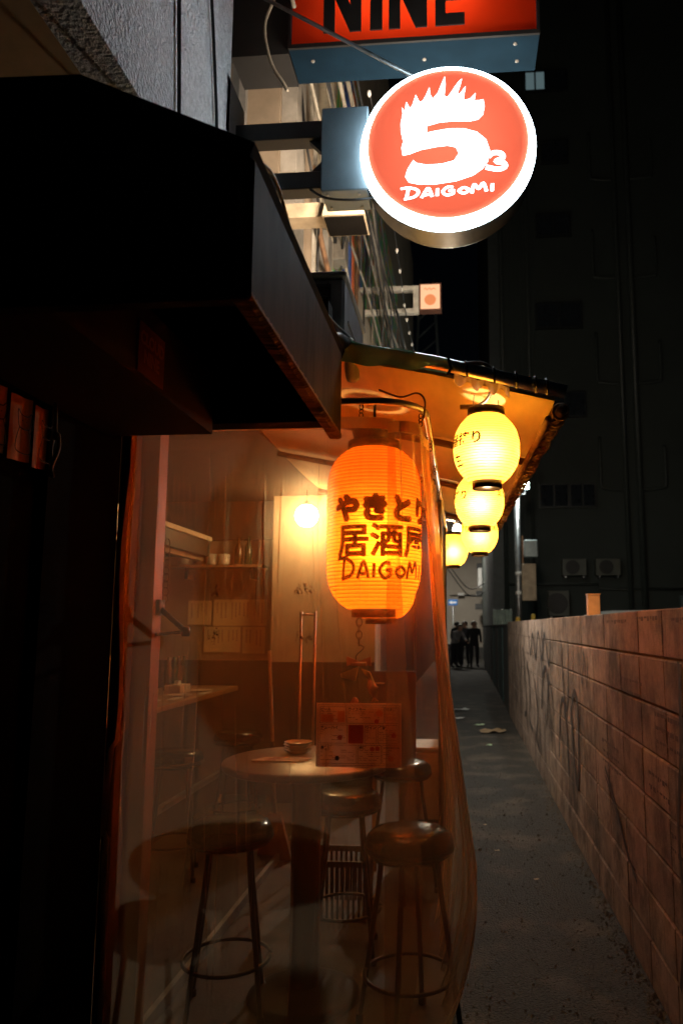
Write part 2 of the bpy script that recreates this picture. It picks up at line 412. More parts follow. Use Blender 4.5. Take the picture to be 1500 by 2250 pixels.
# rows of faint printed marks on the nearer blocks
smear = M('faded_print', (.09, .06, .045), .9, var=.5, scale=60)
for (yy, zz, n_, L_) in [(3.9, 1.28, 2, .5), (3.15, 1.18, 3, .35), (4.35, .9, 3, .45), (3.3, .92, 2, .3), (2.85, 1.56, 1, .4), (3.4, 1.57, 1, .35), (4.1, 1.56, 1, .5), (3.0, .75, 2, .2)]:
    for k in range(n_):
        bm = new(); a = yy
        while a > yy - L_:
            q = random.uniform(.012, .05); hh = random.uniform(.008, .02)
            poly(bm, [(.7866, a, zz - k * .055), (.7866, a - q, zz - k * .055), (.7866, a - q, zz - k * .055 - hh), (.7866, a, zz - k * .055 - hh)])
            a -= q + random.uniform(.004, .02)
        obj('faded_mark', bm, smear, bw)

# far continuation of the wall: dark panel fence
pf = thing('panel_fence', 'dark weathered panel fence continuing beyond the block wall', 'fence', (.85, 20, 0))
fm = M('dark_panel', (.035, .04, .04), .7, var=.5, bump=.2); tm = M('teal_panel', (.02, .06, .065), .7, var=.5)
for k in range(15):
    bxo('panel', (.8 + .012 * (k % 2), 13.02 + k, .02), (.86, 13.98 + k, 1.52), tm if k in (2, 3, 6) else fm, pf)
bxo('top_rail', (.79, 13, 1.52), (.88, 28, 1.56), fm, pf)
wf = thing('corrugated_fence', 'pale green corrugated metal fence beyond the dark panels', 'fence', (1.15, 21.6, 0))
bm = new(); surf(bm, lambda u, v: (.9 + u * .55, 21.6 + .03 * math.sin(u * 40), .1 + v * 1.9), 80, 1); obj('sheet', bm, M('pale_sheet', (.42, .5, .45), .5), wf)
for x in (.93, 1.17, 1.42): bxo('post', (x - .03, 21.66, 0), (x + .03, 21.71, 2.02), steel, wf)

wp = thing('wooden_post', 'square orange wooden post sticking up behind the block wall', 'post', (1.0, 5.7, 0))
bxo('shaft', (.955, 5.66, 0), (1.045, 5.74, 1.765), M('orange_wood', (.5, .2, .05), .6), wp, .004)
bxo('cap', (.95, 5.655, 1.765), (1.05, 5.745, 1.772), M('orange_wood', (.5, .2, .05)), wp)
for x, y, h, lb in [(1.14, 15.2, 1.68, 'thin yellow marker post beyond the end of the block wall'), (1.67, 17.5, 1.78, 'thin yellow marker post right of the meter boxes')]:
    o = thing('marker_post', lb, 'post', (x, y, 0), group='yellow marker posts')
    bm = new(); lathe(bm, [(.05, 0), (.05, h), (.03, h + .03)], 12, (x, y, 0), True); obj('shaft', bm, M('yellow_post', (.55, .36, .05), .5), o, True)
    bm = new(); lathe(bm, [(.12, 0), (.12, .03), (.05, .06)], 12, (x, y, 0), True); obj('foot', bm, black, o)

# parked van behind the wall
van = thing('parked_van', 'pale parked van whose roof just shows over the block wall', 'van', (3.4, 10.5, 0))
vanp = M('van_paint', (.42, .5, .52), .3, .2, var=.05)
bm = new()
prof = [(-1.7, .35), (-1.7, .95), (-1.45, 1.05), (-1.05, 1.72), (-.8, 1.8), (1.5, 1.82), (1.66, 1.75), (1.72, 1.1), (1.72, .35)]
prism(bm, prof, lambda p, d: (3.4 + p[0], 10.5 + d, p[1]), -.74, .74)
bmesh.ops.bevel(bm, geom=[e for e in bm.edges], offset=.05, segments=2, affect='EDGES')
obj('body', bm, vanp, van, True)
for a, b in [(-.95, -.2), (-.12, .7), (.78, 1.5)]:
    bxo('window', (3.4 + a, 9.752, 1.15), (3.4 + b, 9.77, 1.62), glass, van, .004)
for sx in (-1.1, 1.1):
    for sy in (-.66, .66):
        bm = new(); lathe(bm, [(.12, -.09), (.28, -.09), (.29, 0), (.28, .09), (.12, .09)], 20)
        bmesh.ops.transform(bm, matrix=Matrix.Translation((3.4 + sx, 10.5 + sy, .29)) @ Matrix.Rotation(PI / 2, 4, 'X'), verts=bm.verts)
        wh = obj('wheel', bm, black, van, True)
bm = new(); box(bm, (1.72, 10.0, .75), (.03, .3, .12)); obj('headlight', bm, white, van)
bm = new(); box(bm, (1.72, 11.0, .75), (.03, .3, .12)); obj('headlight', bm, white, van)

van.location.y += 3.5
# ================================================================== RIGHT BUILDING
rb = thing('tall_building', 'tall dark apartment block rising behind the wall on the right', 'building', (7, 22, 0))
rw = M('dark_facade', (.026, .035, .031), .75, var=.25, scale=.5, bump=.15, bscale=6)
bxo('wall', (.93, 22, 0), (16, 34, 30), rw, rb)
bxo('corner_strip', (.93, 21.86, 0), (1.25, 22.004, 30), M('facade_strip', (.05, .06, .06), .6, var=.3), rb)
for k in range(8):
    bxo('facade_rib', (1.4 + k * .13, 21.95, 2), (1.45 + k * .13, 22.004, 30), rw, rb)
for x, r_ in [(4.92, .07), (5.32, .09), (1.33, .06), (2.15, .05)]:
    o = tbo('drainpipe', [(x, 21.86, .2), (x, 21.86, 29)], r_, M('dark_pipe', (.038, .047, .043), .5), rb, 10)
    for z in range(2, 28, 3): 
        bm = new(); box(bm, (x, 21.9, z), (r_ * 2.6, .18, .06)); obj('pipe_clip', bm, M('dark_pipe', (.038, .047, .043)), o) if False else bm.free()
pm = M('dark_pipe', (.038, .047, .043))
for z0 in (5.6, 8.9, 12.3, 15.6):
    tbo('branch_pipe', smooth_line([(4.2, 21.9, z0 + 1.6), (4.2, 21.9, z0 + .2), (4.35, 21.9, z0), (4.92, 21.9, z0 - .05)]), .045, pm, rb)
    tbo('branch_pipe', smooth_line([(6.1, 21.9, z0 + 1.3), (6.1, 21.9, z0 + .15), (5.95, 21.9, z0), (5.32, 21.9, z0 - .05)]), .045, pm, rb)
tbo('service_pipe', [(1.4, 21.9, 2.75), (4.0, 21.9, 2.75), (4.0, 21.9, 2.6), (6.5, 21.9, 2.6)], .035, pm, rb)
wfm = M('window_frame_dark', (.04, .045, .045), .4, .5)
def rwin(x0, x1, z0, z1, m=None):
    f = bxo('window', (x0, 21.93, z0), (x1, 22.003, z1), m or glass, rb)
    bm = new()
    for a, b in [((x0 - .05, z0 - .06), (x1 + .05, z0)), ((x0 - .05, z1), (x1 + .05, z1 + .05)), ((x0 - .05, z0), (x0, z1)), ((x1, z0), (x1 + .05, z1)), (((x0 + x1) / 2 - .025, z0), ((x0 + x1) / 2 + .025, z1))]:
        span(bm, (a[0], 21.88, a[1]), (b[0], 21.99, b[1]))
    o = obj('frame', bm, wfm); o.parent = f; o.matrix_parent_inverse = Matrix.Translation(-Vector(rb.location))
for x0, x1, z0, z1 in [(2.42, 3.77, 10.75, 11.5), (2.6, 3.8, 7.9, 8.63), (2.5, 3.5, 13.8, 14.5), (2.7, 3.5, 16.3, 17.0), (2.4, 3.2, 5.1, 5.75), (3.3, 4.0, 5.1, 5.75), (7.2, 8.6, 7.9, 8.7), (7.2, 8.6, 10.75, 11.5), (7.2, 8.6, 13.8, 14.5), (7.2, 8.6, 5.1, 5.9)]:
    rwin(x0, x1, z0, z1)
rwin(2.9, 3.55, 18.85, 19.5)
litm = EM('dim_lit_window', (.5, .75, .8), .12)
rwin(2.25, 2.85, 18.85, 19.5, litm)
# outdoor air-conditioner units on that facade
def acu(name, label, x, y, z, wd, hh, dp, m):
    o = thing(name, label, 'air conditioner', (x + wd / 2, y, z), group='air conditioners on the dark block')
    bxo('casing', (x, y - dp, z), (x + wd, y, z + hh), m, o, .02)
    bm = new()
    cx, cz, rr = x + wd * .42, z + hh * .5, hh * .4
    for k in range(4):
        r_ = rr * (k + 1) / 4
        tube(bm, [(cx + r_ * math.cos(t * PI / 12), y - dp - .012, cz + r_ * math.sin(t * PI / 12)) for t in range(25)], .006, 5)
    obj('fan_guard', bm, darkmetal, o)
    bm = new(); lathe(bm, [(0.001, 0), (rr, 0)], 24)
    bmesh.ops.transform(bm, matrix=Matrix.Translation((cx, y - dp - .004, cz)) @ Matrix.Rotation(PI / 2, 4, 'X'), verts=bm.verts)
    obj('fan_opening', bm, black, o)
    for xx in (x + .1, x + wd - .1): bxo('bracket', (xx - .02, y - dp, z - .06), (xx + .02, y + .05, z), steel, o)
    return o
acm = M('ac_casing_dim', (.07, .075, .062), .5, var=.1)
acu('air_conditioner', 'wall air conditioner left of the other on the dark block, above the orange post', 2.93, 21.9, 2.98, .72, .5, .3, acm)
acu('air_conditioner', 'wall air conditioner right of the other on the dark block, above the orange post', 3.9, 21.9, 2.98, .72, .5, .3, acm)
acu('air_conditioner', 'larger low air conditioner on the dark block just left of the orange post', 2.5, 21.9, 1.8, .62, .75, .3, acm)
acu('air_conditioner', 'pale low air conditioner on the dark block at the right edge', 6.3, 21.9, 1.9, .8, .5, .3, M('ac_pale', (.11, .14, .14), .5, var=.1))

# utility pole with meter boxes and flood light
up_ = thing('utility_pole', 'slim metal utility pole with meter boxes beyond the block wall', 'pole', (1.3, 17, 0))
tbo('shaft', [(1.3, 17, 0), (1.3, 17, 4.7)], .065, steel, up_, 12)
for z in (2.28, 2.73): 
    bm = new(); lathe(bm, [(.068, -.04), (.074, -.03), (.074, .03), (.068, .04)], 14, (1.3, 17, z)); obj('band', bm, white, up_, True)
bxo('meter_box', (1.38, 16.9, 2.1), (1.7, 17.1, 2.95), M('beige_box', (.4, .32, .22), .6), up_, .01)
bxo('meter_cap', (1.44, 16.88, 3.1), (1.75, 17.1, 3.5), M('grey_box', (.3, .38, .4), .4), up_, .02)
bxo('conduit', (1.39, 16.95, 2.95), (1.43, 17.0, 3.6), rust, up_)
fl = thing('flood_light', 'small blazing white flood light on the pole top beside the awning edge', 'lamp', (1.5, 17, 4.6))
bxo('housing', (1.4, 16.98, 4.7), (1.6, 17.1, 4.87), darkmetal, fl)
bm = new(); box(bm, (1.5, 16.955, 4.785), (.17, .02, .15)); obj('lens', bm, EM('flood_lens', (.75, 1.0, .95), 60), fl)
tbo('arm', [(1.3, 17.05, 4.6), (1.5, 17.05, 4.6), (1.5, 17.05, 4.7)], .02, darkmetal, fl)
point('flood_lamp_light', (1.45, 16.85, 4.72), (.9, 1, .92), 70, .08, fl)

# ================================================================== END OF THE ALLEY
eb = thing('end_building', 'pale plastered building closing off the far end of the alley', 'building', (0, 37, 0))
bxo('wall', (-9, 36, 0), (4, 44, 7.6), M('end_plaster', (.42, .37, .31), .85, var=.12, scale=1), eb)
bxo('parapet', (-9.05, 35.9, 7.6), (4.05, 44, 7.9), concrete, eb)
bxo('base_course', (-9, 35.96, 0), (4, 36.0, .5), M('dark_base', (.08, .075, .07)), eb)
bxo('wall_camera', (-.2, 35.7, 3.0), (.1, 35.9, 3.12), white, eb)
tbo('wall_conduit', [(-.6, 35.95, 3.0), (1.1, 35.95, 3.02)], .03, cablem, eb)
os_ = thing('one_way_sign', 'blue one way sign with white arrow at the far end of the alley', 'sign', (-.41, 33, 0))
tbo('pole', [(-.41, 33, 0), (-.41, 33, 2.45)], .03, steel, os_)
bxo('plate', (-.62, 32.96, 2.44), (-.2, 32.98, 2.70), M('sign_blue', (.03, .16, .5), .4, var=.05), os_)
bm = new()
prism(bm, [(-.17, 0), (-.05, .09), (-.05, .035), (.16, .035), (.16, -.035), (-.05, -.035), (-.05, -.09)], lambda p, d: (-.41 + p[0], d, 2.57 + p[1]), 32.955, 32.951)
obj('arrow', bm, white, os_)
sf = thing('street_shop', 'dark cluttered side building beside the pale end wall', 'building', (1.5, 30, 0))
bxo('wall', (1.02, 34.2, 0), (3, 35.5, 9), M('dark_side', (.04, .042, .042), .8), sf)
for z, dd in [(2.9, .35), (3.5, .25), (2.3, .4), (4.2, .3)]:
    bxo('ledge', (1.02 - dd, 34.3, z), (1.02, 35.2, z + .25), M('clutter', (.07, .07, .07), .7, var=.6), sf)
bxo('white_box', (.75, 34.1, 3.3), (1.0, 34.6, 4.2), white, sf)
tbo('gutter', [(1.25, 34.1, 0), (1.25, 34.1, 9)], .06, steel, sf)
for k, (z0, z1, sg) in enumerate([(4.6, 3.4, 1.2), (4.2, 3.0, .8), (5.6, 5.0, .9)]):
    o = tbo('overhead_wire', smooth_line([(-1.4, 30, z0 + .6), (-.6, 30, z0 - sg * .4), (.3, 30, z1 - sg * .3), (1.1, 30, z1)]), .022, cablem)
    tag(o, ['upper', 'middle', 'topmost'][k] + ' thin dark wire sagging across the pale end wall', 'wire', 'wires at the far end')

sp_ = thing('added_street_lamp', 'added white street lamp on a tall post, lighting the far end wall', 'lamp', (-1.1, 31, 0))  # lamp added to brighten the far end wall
tbo('post', [(-1.1, 31, 0), (-1.1, 31, 5.3)], .05, steel, sp_); tbo('arm', [(-1.1, 31, 5.3), (-.55, 31, 5.35)], .03, steel, sp_)
bxo('head', (-.75, 30.85, 5.27), (-.35, 31.15, 5.34), steel, sp_, .01)
bxo('lens', (-.72, 30.88, 5.25), (-.38, 31.12, 5.268), EM('added_street_lamp_light', (1, .93, .8), 620), sp_)

# ================================================================== LEFT BUILDING (shop)
lb_ = thing('shop_building', 'grey stuccoed shop building with jettied upper storey on the left', 'building', (-2, 0, 0))
bxo('upper_wall', (-1.36, -3, 3.52), (-1.2, 3.45, 9), stucco, lb_)
bxo('upper_wall_return', (-6, 3.3, 3.53), (-1.362, 3.44, 9), stucco, lb_)
bxo('soffit', (-4, -3, 3.52), (-1.362, 3.298, 3.62), soffitm, lb_)
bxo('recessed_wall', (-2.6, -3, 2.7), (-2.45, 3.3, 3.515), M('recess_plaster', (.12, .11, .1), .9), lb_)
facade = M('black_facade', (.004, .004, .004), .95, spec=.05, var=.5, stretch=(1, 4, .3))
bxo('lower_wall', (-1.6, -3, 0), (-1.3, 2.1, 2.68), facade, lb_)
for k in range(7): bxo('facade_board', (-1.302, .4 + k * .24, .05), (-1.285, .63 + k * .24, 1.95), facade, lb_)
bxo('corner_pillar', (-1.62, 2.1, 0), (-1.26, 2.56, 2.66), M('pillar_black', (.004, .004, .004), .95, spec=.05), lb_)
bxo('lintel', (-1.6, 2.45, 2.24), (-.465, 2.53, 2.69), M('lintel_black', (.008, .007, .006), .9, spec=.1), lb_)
bxo('door_jamb', (-1.262, 2.57, .02), (-1.225, 2.66, 2.3), M('jamb_wood', (.12, .06, .025), .5, var=.4, stretch=(1, 1, .15)), lb_)
bxo('timber_post', (-1.25, 2.7, .05), (-1.17, 2.78, 2.5), M('post_wood', (.3, .125, .04), .55, var=.4, scale=5, stretch=(1, 1, .1)), lb_)
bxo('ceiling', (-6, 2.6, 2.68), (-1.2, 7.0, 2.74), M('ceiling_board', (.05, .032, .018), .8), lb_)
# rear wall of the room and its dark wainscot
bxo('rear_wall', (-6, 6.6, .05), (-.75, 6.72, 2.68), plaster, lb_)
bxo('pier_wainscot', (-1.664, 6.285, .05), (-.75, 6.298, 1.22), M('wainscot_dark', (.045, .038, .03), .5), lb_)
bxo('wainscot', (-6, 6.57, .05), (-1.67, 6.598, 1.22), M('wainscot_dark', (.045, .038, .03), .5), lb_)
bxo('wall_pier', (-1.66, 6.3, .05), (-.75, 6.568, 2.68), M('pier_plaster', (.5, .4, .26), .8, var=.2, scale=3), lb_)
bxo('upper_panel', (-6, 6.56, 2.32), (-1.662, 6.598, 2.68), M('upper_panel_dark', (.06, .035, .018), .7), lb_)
# dark window bay, sills and pilaster beyond the stuccoed corner
bxo('bay_wall', (-1.9, 3.45, 2.75), (-1.6, 4.9, 9), M('bay_dark', (.05, .05, .048), .7), lb_)
bxo('bay_window', (-1.62, 3.62, 3.2), (-1.57, 4.75, 5.6), glass, lb_)
for z in (3.1, 4.35, 5.6): bxo('window_rail', (-1.6, 3.5, z), (-1.5, 4.85, z + .07), M('grey_frame', (.16, .15, .14), .5), lb_)
for y in (3.55, 4.1, 4.7): bxo('mullion', (-1.59, y, 3.1), (-1.52, y + .05, 6.5), M('grey_frame', (.16, .15, .14)), lb_)

# wires on the stucco and soffit
for k, (pts, lb) in enumerate([
    ([(-1.185, 2.62, 5.6), (-1.185, 2.66, 4.8), (-1.185, 2.72, 4.2), (-1.185, 2.78, 3.6), (-1.185, 2.8, 2.95)], 'thin black cable on the grey stucco, left one of two'),
    ([(-1.185, 3.0, 5.6), (-1.185, 3.05, 4.8), (-1.185, 3.16, 4.3), (-1.185, 3.24, 3.9), (-1.185, 3.3, 3.2)], 'thin black cable on the grey stucco, right one of two'),
    ([(-1.75, 1.6, 3.49), (-1.72, 2.0, 3.49), (-1.68, 2.5, 3.49), (-1.6, 3.1, 3.49)], 'black cable under the brown soffit, right one of two'),
    ([(-2.1, 1.6, 3.49), (-2.2, 2.2, 3.49), (-2.0, 2.8, 3.49), (-1.9, 3.25, 3.49)], 'black cable under the brown soffit, left one of two')]):
    tag(tbo('wall_cable', smooth_line(pts), .009, cablem, None, 6), lb, 'cable', 'cables on the shop building')

# ------------------------------------------------------------------ black canopy box
cb = thing('entrance_canopy', 'black box canopy with rusted lower edge over the shop entrance', 'canopy', (-.8, 1.9, 2.2))
cbm = M('canopy_black', (.006, .006, .006), .8, spec=.15, var=.5, scale=5)
cbs = M('canopy_side', (.05, .043, .038), .7, spec=.15, var=.7, scale=9, stretch=(1, 1, .25), dirt=(.03, .025, .02), dscale=9, damt=.7)
prism_pts = [(-.46, 2.2), (-.46, 2.5), (-.82, 2.68), (-1.55, 2.7), (-1.55, 2.2)]
bm = new(); prism(bm, prism_pts, lambda p, d: (p[0], d, p[1]), 1.4, 1.43); obj('front_panel', bm, cbm, cb)
bm = new(); span(bm, (-.462, 1.38, 2.2), (-.425, 2.52, 2.515), .012); obj('side_panel', bm, cbs, cb)
bm = new(); prism(bm, [(-.43, 2.5), (-.82, 2.68), (-1.6, 2.7), (-1.6, 2.73), (-.81, 2.712), (-.42, 2.53)], lambda p, d: (p[0], d, p[1]), 1.37, 2.54); obj('roof', bm, cbm, cb)
bm = new(); rr = random.Random(8); pr = None
for k in range(160):
    yy = 1.385 + 1.13 * k / 159; a = rr.uniform(.002, .008); cur = [bm.verts.new(q) for q in ((-.463, yy, 2.206 + a), (-.465, yy, 2.198 - a * .6), (-.44 + a, yy, 2.196 - a * .6), (-.422, yy, 2.199), (-.4225, yy, 2.204 + a))]
    if pr:
        for q in range(4): bm.faces.new((pr[q], pr[q + 1], cur[q + 1], cur[q]))
    pr = cur
obj('rust_edge', bm, rust, cb)
bxo('beam', (-1.25, 1.432, 2.2), (-.87, 2.44, 2.42), M('beam_black', (.012, .009, .007), .8, spec=.2), cb)
stk = bxo('sticker', (-.869, 1.83, 2.215), (-.866, 2.0, 2.36), M('sticker_brown', (.16, .06, .025), .6), cb)
for i, s_ in enumerate(('CLOUD', 'NINE')):
    bm = text_bm(s_, .052, .002); remap(bm, lambda a, b: (-.8645, 1.915 + a * .85, 2.318 - i * .05 + b))
    o = obj('sticker_text', bm, M('sticker_print', (.45, .25, .12), .6)); o.parent = stk; o.matrix_parent_inverse = Matrix.Translation(-Vector(cb.location))

# ------------------------------------------------------------------ little cloth with cats, and its tassel
nr = thing('entrance_cloth', 'short orange cloth with lucky cat drawings hung by the dark entrance', 'cloth', (-1.27, 2.0, 2.0))
clm = M('orange_cloth', (.5, .2, .07), .85, var=.2)
for k in range(3):
    a, b = 1.78 + k * .118, 1.78 + k * .118 + .115
    bm = new(); surf(bm, lambda u, v: (-1.268 + .006 * math.sin(u * 5 + k), a + (b - a) * u, 1.995 + .19 * v + .012 * u), 8, 4)
    pn = obj('cloth_panel', bm, clm, nr)
    cx, cz = (a + b) / 2, 2.085
    bm = new()
    for pl in ([(-.03, .03), (-.032, .06), (-.015, .048), (.015, .048), (.032, .06), (.03, .03), (.02, .01), (-.02, .01), (-.03, .03)],
               [(-.022, .01), (-.035, -.03), (-.03, -.06), (.03, -.06), (.035, -.03), (.022, .01)], [(.03, .0), (.045, .03), (.04, .05)], [(-.012, .03), (-.008, .032)], [(.008, .032), (.012, .03)]):
        ribbon(bm, pl, .0035)
    remap(bm, lambda p, q: (-1.255, cx + p, cz + q)); obj('cat_drawing', bm, ink, nr)
ts = thing('rope_tassel', 'black rope tassel hanging in front of the orange cat cloth', 'tassel', (-1.22, 2.06, 2.0))
tbo('cord', smooth_line([(-1.22, 2.05, 2.22), (-1.222, 2.055, 2.15), (-1.22, 2.06, 2.1)]), .006, cablem, ts)
for dx in (-.008, .008): tbo('strand', smooth_line([(-1.22 + dx, 2.06, 2.1), (-1.22 + dx * 1.5, 2.058, 2.06), (-1.222, 2.05, 2.0), (-1.221 + dx, 2.045, 1.97)]), .006, cablem, ts)
bm = new(); bmesh.ops.create_icosphere(bm, subdivisions=2, radius=.014); bmesh.ops.translate(bm, vec=(-1.22, 2.06, 2.1), verts=bm.verts); obj('knot', bm, cablem, ts, True)

# ================================================================== MURAL BUILDING further along
mb = thing('mural_building', 'narrow building with a colourful painted mural along the left of the alley', 'building', (-2, 9, 0))
beige = M('beige_wall', (.26, .2, .14), .85, var=.3, scale=2, dirt=(.15, .1, .06), dscale=3)
bxo('wall', (-3, 4.9, 2.75), (-1.32, 20, 12), beige, mb)
bxo('base', (-3, 7.0, 0), (-1.32, 20, 2.748), M('mural_base', (.1, .09, .08), .8), mb)
bxo('mural', (-1.318, 6.62, 3.4), (-1.29, 14.5, 8.5), MURAL('painted_mural'), mb)
bxo('pilaster', (-1.318, 4.95, 2.75), (-1.2, 5.25, 10), M('pilaster_grey', (.3, .27, .23), .8, var=.3), mb)
bxo('white_board', (-1.29, 8.2, 2.75), (-1.25, 15, 5.75), M('cream_board', (.7, .6, .45), .7, var=.15), mb)
for y, r_, m_ in [(5.5, .05, beige), (5.75, .035, cableg), (6.15, .06, M('pipe_cream', (.6, .52, .38), .5)), (6.45, .05, M('pipe_cream', (.6, .52, .38))), (7.6, .05, M('blue_pipe', (.06, .12, .35), .5)), (7.9, .04, M('red_pipe', (.5, .12, .04), .5))]:
    tbo('downpipe', [(-1.24, y, 2.75), (-1.24, y, 10)], r_, m_, mb, 10)
for z in (3.4, 4.3, 5.2): bxo('pipe_clamp', (-1.32, 6.05, z), (-1.17, 6.55, z + .05), darkmetal, mb)
bxo('window_ledge', (-1.32, 5.3, 5.0), (-1.15, 6.0, 5.08), concrete, mb)
for y, z0, z1 in [(5.35, 3.6, 4.1), (5.95, 4.6, 5.0), (6.85, 5.2, 5.7)]:
    bxo('junction_box', (-1.32, y, z0), (-1.14, y + .22, z1), M('box_grey', (.22, .2, .17), .6, var=.4), mb, .008)
for k, (y, z) in enumerate([(5.1, 4.9), (5.3, 5.3), (5.65, 4.5), (6.3, 5.4), (7.0, 4.9), (7.4, 5.9), (8.1, 6.2), (9.0, 6.3)]):
    tbo('wall_conduit', smooth_line([(-1.22, y, z + .9), (-1.16, y + .05, z + .3), (-1.12, y + .3, z), (-1.2, y + .7, z - .2), (-1.22, y + .75, z - .9)]), .012 + .006 * (k % 3), (cablem, cableg, rust)[k % 3], mb, 6)
# second dark house beyond it, with a lattice mast against the night sky
db = thing('far_house', 'dark far house beyond the mural building, only its outline showing', 'building', (-3, 24, 0))
bxo('wall', (-6, 20.1, 0), (-1.25, 35, 9), M('far_house_wall', (.05, .055, .055), .8), db)
bxo('eave', (-6, 20.05, 9), (-.9, 35, 9.2), M('far_house_wall', (.05, .055, .055)), db)
lm = thing('lattice_mast', 'dim lattice mast standing on the far house roof', 'mast', (-.6, 24, 9.2))
for sx in (-.45, .45): tbo('leg', [(-1.1 + sx, 24, 9.2), (-1.1 + sx * .5, 24, 13.5)], .05, M('dim_steel', (.12, .14, .14), .5), lm)
for k in range(6): tbo('brace', [(-1.1 - .42 + .03 * k, 24, 9.4 + k * .65), (-1.1 + .4 - .03 * k, 24, 10.0 + k * .65)], .03, M('dim_steel', (.12, .14, .14)), lm)

# cables strung along the alley
cabs = [(-.95, 5.45, .012), (-.9, 5.58, .018), (-.88, 5.35, .012), (-.84, 5.7, .02), (-.98, 5.75, .016), (-.8, 5.5, .01), (-1.02, 5.25, .014), (-.76, 5.62, .012)]
cnm = ['lowest pale', 'thick pale', 'thin dark', 'thickest grey', 'high grey', 'slack dark', 'wall-hugging pale', 'outermost dark']
for k, (x, z, r_) in enumerate(cabs):
    rr = random.Random(k)
    pts = [(x + rr.uniform(-.04, .04), 3.6 + j * 1.3, z + .22 * ((j - 6) / 6) ** 2 - .1 + rr.uniform(-.05, .05)) for j in range(14)]
    tag(tbo('alley_cable', smooth_line(pts, 4), r_, (cableg, cablem)[k in (2, 5, 7)], None, 6), cnm[k] + ' cable of the bundle strung along the mural building', 'cable', 'cables along the mural building')
rr = random.Random(3)
LY = [4.6 + ((k * 4) % 9) * .5 for k in range(9)]
for k in range(9):      # tangled loops among the bundle
    y = LY[k]; a = rr.uniform(-1, -.78); z = rr.uniform(5.1, 5.8)
    pts = [(a, y, z), (a + .1, y + .4, z - .5), (a + .02, y + 1.0, z - .75 + rr.uniform(-.2, .2)), (a - .08, y + 1.5, z - .1)]
    tag(tbo('loose_cable', smooth_line(pts, 5), .008, cablem, None, 5), ['first', 'second', 'third', 'fourth', 'fifth', 'sixth', 'seventh', 'eighth', 'ninth'][sorted(LY).index(LY[k])] + ' loose black loop sagging from the cable bundle, counted from the round sign', 'cable', 'loose loops in the cable bundle')
fs = thing('light_string', 'unlit fairy light string running along the outside of the cable bundle', 'light string', (-.66, 6, 5.5))
pts = [(-.66 + .02 * math.sin(j), 5 + j * .9, 5.55 - .05 * math.sin(j * PI / 6)) for j in range(12)]
tbo('wire', smooth_line(pts, 3), .007, cablem, fs, 5)
for p in smooth_line(pts, 2)[::1]:
    bm = new(); lathe(bm, [(.002, -.05), (.016, -.03), (.014, 0), (.004, .01)], 8, (p.x, p.y, p.z)); obj('bulb', bm, white, fs, True)

# ================================================================== SIGNS
# lower round sign
ds = thing('round_sign', 'glowing round orange sign with white flaming number five', 'sign', (-.05, 3.5, 3.99))
DC = Vector((-.05, 3.5, 3.99)); DR = .455
wE = EM('sign_white_light', (.72, .92, 1.0), 16.0)
gE = EM('sign_glyph_light', (.85, .95, 1.0), 4.0)
def FILM(name, col, em, emcol):
    m, t, N, L = nodes_of(name); out = N.new('ShaderNodeOutputMaterial')
    tr = N.new('ShaderNodeBsdfTranslucent'); tr.inputs[0].default_value = col + (1,)
    e = N.new('ShaderNodeEmission'); e.inputs[0].default_value = emcol + (1,); e.inputs[1].default_value = em
    ad = N.new('ShaderNodeAddShader'); L.new(tr.outputs[0], ad.inputs[0]); L.new(e.outputs[0], ad.inputs[1]); L.new(ad.outputs[0], out.inputs[0])
    MATS[name] = m; return m
oE = FILM('orange_film', (.95, .22, .12), .4, (.95, .155, .08))
alu = M('brushed_aluminium', (.3, .28, .25), .35, .8, var=.2)
def disc_xy(f, dy):
    return lambda a, b: (DC.x + a, DC.y + dy, DC.z + b)
bm = new()
prof = [(.432, -.004)] + [(.44 + .006 * (k % 2), .02 + k * .011) for k in range(16)] + [(.43, .215)]
lathe(bm, prof, 96); bmesh.ops.transform(bm, matrix=Matrix.Translation(DC) @ Matrix.Rotation(-PI / 2, 4, 'X'), verts=bm.verts); obj('drum', bm, alu, ds, True)
def ring(name, r0, r1, y0, y1, m):
    bm = new(); lathe(bm, [(r0, y1), (r0, y0 + .008), (r0 + .008, y0), (r1 - .01, y0), (r1, y0 + .01), (r1, y1), (r0, y1)], 128)
    bmesh.ops.transform(bm, matrix=Matrix.Translation(DC) @ Matrix.Rotation(-PI / 2, 4, 'X'), verts=bm.verts); return obj(name, bm, m, ds, True)
bm = new(); lathe(bm, [(.412, -.046), (.43, -.043), (.446, -.028), (.455, -.006), (.456, .012), (.446, .012)], 128)
bmesh.ops.transform(bm, matrix=Matrix.Translation(DC) @ Matrix.Rotation(-PI / 2, 4, 'X'), verts=bm.verts); obj('rim', bm, wE, ds, True)
bm = new(); lathe(bm, [(.407, -.0455), (.427, -.039), (.442, -.025), (.45, -.004), (.451, .011)], 96)
bmesh.ops.transform(bm, matrix=Matrix.Translation(DC) @ Matrix.Rotation(-PI / 2, 4, 'X'), verts=bm.verts); obj('rim_light_baffle', bm, M('sign_baffle', (.5, .5, .5), .8), ds, True)  # opaque cone added to keep the rim's glow off the film
ring('back_rim', .40, .428, .205, .225, alu)
def disc(name, r, y, m):
    bm = new(); poly(bm, [(DC.x + r * math.cos(t * PI / 64), DC.y + y, DC.z + r * math.sin(t * PI / 64)) for t in range(128)]); return obj(name, bm, m, ds)
disc('face', .413, -.047, oE)
disc('drum_light_baffle', .425, .17, M('sign_baffle', (.5, .5, .5), .8))  # plate added inside the drum to stop back light reaching the front
for z in (-.16, 0, .16): tbo('lamp_tube', [(DC.x - .26, DC.y + .1, DC.z + z), (DC.x + .26, DC.y + .1, DC.z + z)], .015, EM('sign_tube_light', (.95, .98, 1), 2.2), ds)
